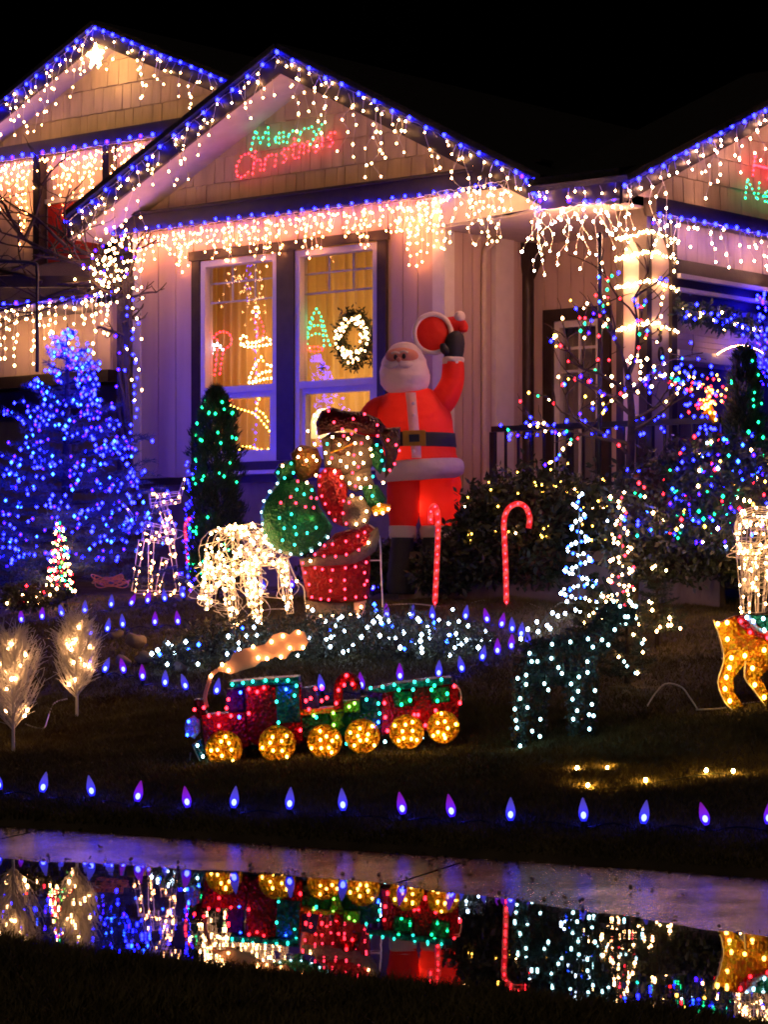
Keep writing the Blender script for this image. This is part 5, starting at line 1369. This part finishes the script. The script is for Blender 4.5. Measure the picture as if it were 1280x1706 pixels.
def column_shrub(label, x, ytop, ybase, d, rpx, nleaf, profile, ngreen, name='arborvitae', m='needle', lean=0):
    b = P(x, ybase, d); h = (ybase - ytop) * d / F; R = rpx * d / F
    t = thing(name, label, 'shrub', b)
    MB().tube([b - ZV * .1, b + ZV * h * .8], [.03, .01], 6).build('trunk', 'bark', t, True)
    ks = RNG.uniform(0, 1, nleaf); a = RNG.uniform(0, 2 * pi, nleaf); rr = np.interp(ks, *zip(*profile)) * R * np.sqrt(RNG.uniform(.25, 1.0, nleaf)) * (1 + .20 * np.sin(a * 3 + ks * 23) + .15 * np.sin(a * 5 - ks * 41) + .10 * np.sin(a * 2 + ks * 67))
    pts = np.stack([b.x + rr * np.cos(a) + lean * ks, b.y + rr * np.sin(a), b.z + h * ks], -1)
    dirs = np.stack([np.cos(a) * .6, np.sin(a) * .6, np.full(nleaf, .9)], -1) + RNG.normal(0, .35, (nleaf, 3)); dirs /= np.linalg.norm(dirs, axis=1, keepdims=True)
    v, f = needles(pts, dirs, .06, .006)
    tag(np_mesh('foliage', v, f, m, t), kind='stuff')
    ps = []
    for i in range(ngreen):
        k = random.uniform(.05, .95); aa = random.uniform(pi * 1.02, pi * 1.98); q = float(np.interp(k, *zip(*profile))) * R * 1.04
        ps.append(b + Vector((q * cos(aa) + lean * k, q * sin(aa) - .02, h * k)))
    s_ = thing('light_string', label.replace('with green lights', '').strip() + ', its string of green lights', 'light string', b)
    bulb_mass(s_, ps, 'green', .0105)
    return t
prof = [(0, .75), (.12, 1.0), (.38, .96), (.55, .84), (.68, .90), (.78, .72), (.88, .66), (.95, .36), (1, .06)]
column_shrub('dark columnar evergreen before the left tall window', 360, 648, 985, 20.3, 44, 15000, prof, 46)
column_shrub('dark columnar evergreen at the right edge of the porch', 1240, 583, 960, 18.0, 36, 12000, [(0, .9), (.3, 1), (.6, .95), (.72, .75), (.82, .8), (.93, .55), (1, .2)], 40)

def bush(name, label, blobs, nleaf, size, m, cat='bush', aspect=.35, tw=90):
    """blobs = (centre, rx, ry, rz); leaves fill an uneven shell, twigs inside"""
    c0 = blobs[0][0]; t = thing(name, label, cat, Vector((c0.x, c0.y, gz(c0.x, c0.y))))
    pts = []; mb = MB()
    for c, rx, ry, rz in blobs:
        n = int(nleaf / len(blobs))
        u_ = RNG.normal(0, 1, (n, 3)); u_ /= np.linalg.norm(u_, axis=1, keepdims=True)
        q = RNG.uniform(.35, 1, (n, 1)) ** .45 * (1 + .16 * np.sin(u_[:, :1] * 9 + u_[:, 2:] * 7) + .12 * np.sin(u_[:, 1:2] * 13 - u_[:, 2:] * 11))
        pts.append(np.array(c) + u_ * q * np.array([rx, ry, rz]))
        for i in range(tw):
            k = u_[i]; e = c + Vector((k[0] * rx, k[1] * ry, k[2] * rz)) * .9
            mb.tube([Vector((c.x, c.y, c.z - rz * .8)), c.lerp(e, .4), e], [.008, .005, .002], 3)
    pts = np.concatenate(pts); g_ = np.interp(.866 * pts[:, 1] + .5 * pts[:, 0], _PV, _PZ); pts = pts[pts[:, 2] > g_ + .01]
    tag(mb.build('stems', 'bark', t), kind='stuff')
    leafcloud('foliage', pts, size, m, t, aspect)
    return t, pts
def scatter_lights(label, pts, cols, r, base, front=True, lift=.02):
    """cols = {material: count}"""
    t = thing('light_string', label, 'light string', base)
    pts = np.array(pts)
    for m, n in cols.items():
        cand = pts[RNG.integers(0, len(pts), n * 4)]
        if front: cand = cand[np.argsort(cand[:, 1])][: n * 3]
        cand = cand[RNG.permutation(len(cand))[:n]]
        bulb_mass(t, [Vector(map(float, p)) + Vector((0, -.075, lift)) for p in cand], m, r)
    return t
# flower bed: low heather mounds with cool lights
blobs = []
for x, y, rx, rz in ((300, 1085, .22, .14), (345, 1070, .25, .20), (400, 1065, .28, .22), (470, 1068, .28, .22), (540, 1068, .30, .24), (610, 1065, .30, .25), (680, 1068, .28, .24), (745, 1070, .26, .20), (790, 1058, .18, .14)):
    p = G(x, y + 32); blobs.append((p + ZV * rz * .45 + Vector((0, .15, 0)), rx, .28, rz))
bt_, bp_ = bush('heather_bush', 'low heather mound in the flower bed behind the train', blobs, 20000, .035, 'leaf_olive', 'bush', .16, 40)
scatter_lights('cool white diodes spread over the heather mound', bp_, {'cool': 84, 'azure': 18}, .0125, blobs[0][0])
# dark leafy bush with amber lights right of the inflatable
blobs = []
for x, y, rx, rz in ((790, 905, .22, .28), (815, 862, .24, .32), (868, 852, .28, .36), (930, 850, .28, .36), (985, 862, .26, .34), (1020, 875, .22, .30), (765, 935, .22, .24), (735, 952, .22, .17), (850, 925, .35, .24), (930, 930, .35, .24)):
    blobs.append((P(x, y, 19.25 - (x - 760) * .0026), rx, .22, rz))
bt_, bp_ = bush('laurel_bush', 'broad dark bush with amber lights beside the inflatable figure', blobs, 13000, .062, 'leaf', 'bush', .22, 90)
scatter_lights('tiny amber lights scattered through the broad dark bush', bp_[bp_[:, 2] > 1.55], {'amber': 62, 'warm': 8}, .0075, blobs[0][0])
bt_, bp_ = bush('shrub', 'dark low shrub behind the lit sack figure', [(P(700, 940, 20.1), .35, .2, .25), (P(640, 945, 20.3), .25, .2, .22), (P(560, 940, 20.6), .3, .2, .2)], 5000, .05, 'leaf', 'bush', .3, 40)
# hedge at the right with coloured lights
blobs = []
for x, y, rx, rz in ((1070, 860, .28, .40), (1120, 830, .30, .40), (1180, 815, .30, .40), (1240, 820, .30, .42), (1290, 830, .30, .42), (1090, 920, .30, .26), (1150, 910, .30, .28), (1210, 905, .30, .28), (1270, 905, .3, .28), (1150, 790, .22, .22), (1220, 780, .25, .22)):
    blobs.append((P(x, y, 17.6 - (x - 1040) * .0022) + Vector((0, .25, 0)), rx, .30, rz))
bt_, bp_ = bush('hedge', 'dark hedge with many coloured lights at the right edge', blobs, 15000, .055, 'leaf', 'hedge', .2, 90)
scatter_lights('red, green, blue and white bulbs scattered over the right hedge', bp_[bp_[:, 2] > 1.5], {'blue': 46, 'azure': 22, 'green': 28, 'red': 22, 'warm': 26, 'cool': 16, 'violet': 26, 'amber': 16, 'teal': 14}, .0118, blobs[0][0])
# young conifers on the right lawn
for x, ytop, ybase, d, R, lab in ((990, 955, 1062, 16.2, .16, 'left of the three young conifers on the right lawn'), (1045, 990, 1140, 15.3, .17, 'nearest of the three young conifers on the right lawn'), (1095, 935, 1058, 16.4, .17, 'right of the three young conifers on the right lawn')):
    b = P(x, ybase, d); b.z = max(b.z, gz(b.x, b.y)); h = (ybase - ytop) * d / F
    t, spx = conifer('young_conifer', lab, b, h, R, 9, 9, 'needle', 'young conifers', .035, 70, .05)
    v_ = [q for q in spx if q.y < b.y]
    ls = thing('light_string', 'warm bulbs on the ' + lab.replace(' of the three', '').split(' on the')[0].replace('nearest young conifers', 'nearest young conifer').replace('conifers', 'conifer') + ' ' + ('beside the dark deer' if x == 990 else 'behind the deer head' if x == 1045 else 'under the hedge'), 'light string', b)
    bulb_mass(ls, [q + Vector((0, -.03, 0)) for q in random.sample(v_, 9)], 'warm', .010); bulb_mass(ls, [q + Vector((0, -.03, 0)) for q in random.sample(v_, 7)], 'ice' if x != 1095 else 'warm', .009)
bt_, bp_ = bush('shrub', 'small shrub with warm lights at the foot of the spiral tree', [(P(45, 990, 19.6) - ZV * .03, .22, .15, .10), (P(85, 985, 19.8) - ZV * .03, .18, .15, .08)], 2500, .04, 'leaf_olive', 'bush', .25, 20)
scatter_lights('few warm lights in the small shrub by the spiral tree', bp_, {'warm': 9, 'red': 4}, .0105, P(45, 990, 19.6))

# bare tree in front of the porch, hung with coloured bulbs
bt0 = on_ground(1052, 17.7)
bare = thing('bare_tree', 'leafless tree with tangled twigs before the porch pillar', 'tree', bt0)
MB().tube(smooth_path([bt0 - ZV * .1, P(1056, 880, 17.9), P(1050, 790, 17.9), P(1053, 700, 17.9), P(1047, 620, 17.9)], 4), [.05 - .0018 * i for i in range(17)], 8).build('trunk', 'bark', bare, True)
mb = MB(); tips = []
def grow(p, d, L, r, n):
    q = [p]; dd = d.normalized()
    for k in range(4):
        dd = (dd + Vector((random.gauss(0, .22), random.gauss(0, .22), random.gauss(.03, .16)))).normalized(); q.append(q[-1] + dd * L / 4)
    mb.tube(q, [r, r * .9, r * .75, r * .6, r * .45], 4); tips.extend(q[1:])
    if n: 
        for _ in range(3): grow(random.choice(q[2:]), dd + Vector((random.gauss(0, .8), random.gauss(0, .5), random.gauss(.1, .6))), L * random.uniform(.5, .8), r * .55, n - 1)
for (x, y), dx, dz, L in (((1050, 760), -.7, .55, .5), ((1052, 720), .7, .5, .42), ((1050, 690), -.8, .6, .6), ((1048, 660), .5, .8, .45), ((1047, 640), -.3, 1, .5), ((1047, 622), .25, 1, .45), ((1050, 740), -.9, .2, .55), ((1051, 700), .8, .1, .4), ((1048, 650), -.8, .2, .5), ((1047, 630), -.15, 1, .7)):
    grow(P(x, y, 17.9), Vector((dx, random.uniform(-.5, .3), dz)), L, .016, 2)
tag(mb.build('branches', 'twig', bare), kind='stuff')
tp_ = [p for p in tips if -1 < p.x < 2.25]
random.shuffle(tp_)
ls = thing('light_string', 'blue, red, green and warm bulbs tangled in the leafless tree', 'light string', bt0)
i0 = 0
for m, n, r in (('warm', 40, .0095), ('blue', 24, .011), ('violet', 14, .011), ('red', 22, .0105), ('green', 12, .0105), ('amber', 22, .009), ('azure', 7, .0105)):
    bulb_mass(ls, [p + Vector((0, -.02, -.01)) for p in tp_[i0:i0 + n]], m, r); i0 += n
clu = [P(1062, 625, 18.1) + Vector((random.gauss(0, .10), random.gauss(0, .05), random.gauss(0, .09))) for _ in range(26)]
ls = thing('light_string', 'bright knot of warm lights on the pillar behind the bare tree', 'light string', clu[0]); bulb_mass(ls, clu, 'warm_hot', .011)

# railing with blue bulbs
ra, rb = P(822, 716, 19.75), P(1202, 706, 18.45); rb.z = ra.z
rl = thing('porch_railing', 'black metal porch railing with thin upright bars', 'railing', Vector((ra.x, ra.y, 1.5)))
ax = (rb - ra).normalized(); sd = Vector((ax.y, -ax.x, 0))
mb = MB().box(ra, ax, sd, ZV, (0, (rb - ra).length, -.03, .03, -.02, .025)); mb.build('top_rail', 'metal_black', rl)
mb = MB().box(ra, ax, sd, ZV, (0, (rb - ra).length, -.02, .02, -.86, -.83)); mb.build('bottom_rail', 'metal_black', rl)
n = 17
for i in range(n + 1):
    p = ra.lerp(rb, i / n); w_ = .022 if i % 6 == 0 else .009
    MB().box(p, ax, sd, ZV, (-w_, w_, -w_, w_, -.95, -.021)).build('post' if i % 6 == 0 else 'baluster', 'metal_black', rl)
ls = thing('light_string', 'blue bulbs clustered along the porch railing', 'light string', ra)
ps = []
for c in (.05, .12, .20, .27, .33, .42, .47, .55, .62, .66, .72, .76, .80, .90, .93, .96, .98):
    for _ in range(random.randint(2, 4)): ps.append(ra.lerp(rb, min(1, max(0, c + random.gauss(0, .018)))) + Vector((random.gauss(0, .01), -.04, random.choice((.035, .03, -.05, -.08)) + random.gauss(0, .012))))
bulb_mass(ls, ps, 'blue', .0115)
# thin dark post at the porch corner with a few coloured bulbs
pa = [P(1000, 388, 18.6), P(1000, 600, 18.6), P(998, 790, 18.6)]
ps_ = thing('porch_post', 'thin dark post rising from the railing to the porch eave', 'post', pa[-1]); MB().tube(pa, .018, 8).build('shaft', 'metal_black', ps_, True)
ls = thing('light_string', 'few coloured bulbs climbing the thin dark porch post', 'light string', pa[-1])
for m, pxs in (('azure', ((998, 462), (999, 503))), ('green', ((1020, 460), (1012, 483), (1006, 510), (1012, 545), (992, 617))), ('red', ((1012, 465), (1014, 495), (999, 527), (998, 560), (997, 600), (1015, 600))), ('blue', ((1031, 455), (985, 635)))):
    bulb_mass(ls, [P(x, y, 18.55) for x, y in pxs], m, .0115)
# blue bulbs down the right garage corner, arc of tiny warm lights
ls = thing('light_string', 'thick column of blue bulbs down the garage at the right edge', 'light string', GA.at(1268, 640, .1))
bulb_mass(ls, [GA.at(1268 + random.gauss(0, 8), random.uniform(488, 650), .08 + random.uniform(0, .1)) for _ in range(48)], 'blue', .0115); bulb_mass(ls, [GA.at(1268 + random.gauss(0, 8), random.uniform(488, 650), .1) for _ in range(18)], 'violet', .011)
ls = thing('light_string', 'arc of tiny warm lights above the right evergreen', 'light string', GA.at(1200, 585, .08))
bulb_mass(ls, [GA.at(x, 576 + ((x - 1235) / 36) ** 2 * 12, .08) for x in np.arange(1196, 1274, 3.4)], 'warm', .005)
# glowing orange reindeer ornament on the porch
of = thing('porch_ornament', 'small glowing orange ornament figure behind the porch railing', 'ornament', P(1190, 705, 17.95))
g = lambda x, y, dd=0: P(x, y, 17.95 + dd)
for nm, A, B, r1, r2 in (('ornament_body', g(1176, 668), g(1188, 698), .035, .03), ('ornament_neck', g(1180, 672), g(1182, 650), .022, .016), ('ornament_leg', g(1184, 685), g(1170, 690), .014, .010), ('ornament_leg', g(1186, 695), g(1190, 706), .016, .012)):
    MB().tube([A, A.lerp(B, .5), B], [r1, (r1 + r2) / 2, r2], 8).build(nm, 'film_gold', of, True)
bulbs(of, [g(1178 + random.gauss(0, 7), 655 + random.uniform(0, 45), -.05) for _ in range(12)], 'amber', .009)
ls = thing('light_string', 'red and orange lights heaped round the porch ornament', 'light string', g(1170, 660))
bulb_mass(ls, [g(1180 + random.gauss(0, 17), 660 + random.gauss(0, 16), -.02) for _ in range(30)], 'red', .009); bulb_mass(ls, [g(1180 + random.gauss(0, 17), 655 + random.gauss(0, 16), -.02) for _ in range(26)], 'amber', .008)
ls = thing('light_string', 'blue bulbs bunched left of the porch ornament', 'light string', g(1130, 640))
bulb_mass(ls, [g(1145 + random.gauss(0, 22), 632 + random.gauss(0, 22), .02) for _ in range(34)], 'blue', .0115)

# arbour with a bare vine at the left corner of the house
ab = on_ground(208, 22.0)
arb = thing('vine_arbour', 'bare climbing vine on an arbour post at the house corner', 'vine', ab)
mb = MB()
for k in range(7):
    ph = random.uniform(0, 6); pa = []
    for i in range(14):
        f = i / 13; y = 990 - f * 520
        pa.append(P(208 + 9 * sin(f * 9 + ph) + random.gauss(0, 2.5), y, 22.0 + .05 * cos(f * 9 + ph)))
    mb.tube(pa, [.030 - .0012 * i for i in range(14)], 5)
tag(mb.build('vine_stems', 'bark', arb), kind='stuff')
mb = MB(); tips = []
for (x, y), dx, dz, L in [((205, 480), -1, .35, .55), ((203, 470), -.9, .1, .6), ((208, 470), .4, .8, .35), ((205, 490), -.8, -.2, .4), ((206, 500), .5, .2, .2), ((204, 455), -.7, .6, .5), ((205, 465), -1, 0, .8), ((205, 540), .5, .3, .15), ((203, 520), -.4, .5, .25), ((206, 560), -.5, .5, .2), ((150, 470), -1, .1, .8), ((140, 440), -1, .3, .8), ((160, 430), -.8, .35, .6), ((130, 480), -1, -.1, .8), ((90, 430), -1, .25, .7), ((70, 470), -.8, .4, .6), ((110, 410), -.6, .6, .5), ((40, 400), .3, .8, .5), ((20, 450), .9, .4, .6)]:
    grow(P(x, y, 22.0), Vector((dx, random.uniform(-.3, .2), dz)), L, .019, 2)
tag(mb.build('vine_twigs', 'twig', arb), kind='stuff')
MB().tube(smooth_path([P(62, 620, 21.9), P(62, 500, 21.9), P(62, 450, 21.9), P(56, 439, 21.9), P(20, 436, 21.9), P(-30, 436, 21.9)], 4), .016, 8).build('hoop', 'metal_black', arb, True)
MB().box(P(205, 1000, 22.06), Vector((1, 0, 0)), Vector((0, 1, 0)), ZV, (-.05, .05, -.05, .05, -.1, 2.75)).build('arbour_post', 'trim_dark', arb)
MB().box(P(205, 470, 22.06), Vector((1, 0, 0)), Vector((0, 1, 0)), ZV, (-1.6, .1, -.03, .03, -.05, .05)).build('arbour_beam', 'trim_dark', arb)
ls = thing('light_string', 'warm lights tangled in the top of the bare vine', 'light string', P(185, 430, 21.9))
pw2 = [P(random.gauss(182, 26), random.gauss(448, 30), 21.9 + random.uniform(-.2, .2)) for _ in range(95)]
MB().tube(pw2[:60:2], .0022, 3).build('cable', 'wire_green', ls)
bulb_mass(ls, pw2, 'warm', .0105); bulb_mass(ls, [P(random.gauss(190, 24), random.uniform(390, 480), 21.85) for _ in range(14)], 'violet', .011)
ls = thing('light_string', 'blue and warm bulbs running down the vine stem', 'light string', P(215, 500, 21.8))
bulb_mass(ls, [P(222 + random.gauss(0, 6), y, 21.8) for y in range(500, 860, 13)], 'blue', .0125); bulb_mass(ls, [P(222 + random.gauss(0, 7), y, 21.8) for y in range(480, 680, 17)], 'warm', .0105); bulb_mass(ls, [P(192 + random.gauss(0, 7), y, 21.8) for y in range(560, 760, 28)], 'violet', .012)
ls = thing('light_string', 'blue bulbs trailing down between wire deer and evergreen', 'light string', P(315, 780, 20.5))
bulb_mass(ls, [P(316 + random.gauss(0, 5), y, 20.5) for y in range(765, 985, 5)], 'blue', .0105); bulb_mass(ls, [P(314 + random.gauss(0, 6), y, 20.5) for y in range(830, 985, 9)], 'violet', .010)

# ------------------------------------------------------------------ stones, cords and lights lying in the grass
for x, y, r, lab in ((227, 1080, .085, 'big round stone on top of the pile by the flower bed'), (240, 1096, .065, 'tan stone under the big round one by the flower bed'), (268, 1100, .08, 'flat stone right of the pile by the flower bed'), (205, 1100, .06, 'small stone left of the pile by the flower bed'), (300, 1112, .06, 'small stone at the bed edge behind the smoke plume'), (195, 1054, .05, 'lone pale stone on the left lawn')):
    p = G(x, y + 8); mb = MB().ball(p + ZV * (r * .55 if y > 1085 or y < 1060 else r * 1.1), r, r * .8, r * .62, 14, 9)
    mb.v = [v + (v - p).normalized() * .012 * sin(v.x * 45 + v.z * 60 + x) for v in mb.v]
    tag(mb.build('stone', 'rock', None, True, p), lab, 'stone', 'stones by the flower bed')
gl = [(962, 1279), (1013, 1279), (980, 1308), (1076, 1299), (1177, 1283), (1222, 1284)]
t = thing('light_string', 'six warm bulbs lying in the grass at the right front', 'light string', G(980, 1308, .02))
gp = [G(x, y, .028) for x, y in gl]
MB().tube(smooth_path([gp[i] - ZV * .02 for i in (0, 1, 2, 3, 4, 5)], 6), .003, 4).build('cable', 'wire_green', t)
bulbs(t, gp, 'gold_ground', .009)
def cord(label, px, m='wire_white', r=.005, lift=.01, up=None):
    pts = [G(x, y, lift) + ZV * (up[i] if up else 0) for i, (x, y) in enumerate(px)]
    o = MB().tube(smooth_path(pts, 7), r, 5).build('power_cord', m, None, True, pts[0]); tag(o, label, 'cord')
cord('white cord arching up from the grass by the golden deer', [(1078, 1178), (1092, 1172), (1110, 1170), (1135, 1172), (1150, 1176), (1162, 1180)], up=(0, .06, .11, .10, .05, 0))
cord('white cord linking the two white twig trees', [(42, 1206), (60, 1212), (74, 1212), (80, 1196), (90, 1172), (112, 1164)])
cord('white cord winding over the lawn from the wide candy cane', [(846, 1000), (870, 1001), (900, 1012), (920, 1014), (935, 1004), (960, 1006)])
cord('white cord winding over the lawn behind the sack figure', [(640, 1008), (690, 1006), (735, 1010), (775, 1008), (805, 1000), (842, 1006)])
cord('white cord lying before the golden deer feet', [(1160, 1182), (1200, 1180), (1240, 1172), (1275, 1168)])
cord('white cord along the left edge of the lawn', [(0, 998), (18, 996), (32, 1000), (44, 1010)])
cl = MB(); cb_ = P(183, 978, 20.2)
for k in range(6): q = random.uniform(.08, .15); ox = random.gauss(0, .015); cl.tube([cb_ + Vector((ox + q * cos(a), q * .6 * sin(a), .012 * k + .025 * sin(a * 2 + k * 1.7) + .02)) for a in np.linspace(0, 2 * pi, 25)[:-1]], .005, 5, True)
ct = thing('cord_coil', 'coil of orange extension cord beside the spiral tree', 'cord', cb_); tag(cl.build('loops', 'orange_cord', ct), kind='stuff')

# leaf litter and grit along the wet edges
lit = []
for i in range(420):
    u = random.uniform(-8.5, -2.2); wl_ = float(np.interp(u, [-9, -7.33, -5.9, -5.35, -4.48, -3.56, -2.5], [9.1, 9.16, 9.34, 9.27, 9.05, 8.73, 8.45]))
    v = random.choice((wl_ + abs(random.gauss(0, .08)), random.uniform(wl_, 10.02), 10.0 - abs(random.gauss(0, .06))))
    lit.append(A_U * u + A_V * v + ZV * (.034 * (v - wl_) / (10.03 - wl_) + .006))
mat('litter', (.06, .035, .016), .7, noise=.5, scale=9)
lo_ = leafcloud('leaf_litter', lit, .022, 'litter', None, .4); tag(lo_, 'scraps of leaf and grit strewn over the wet pavement', 'leaf litter')
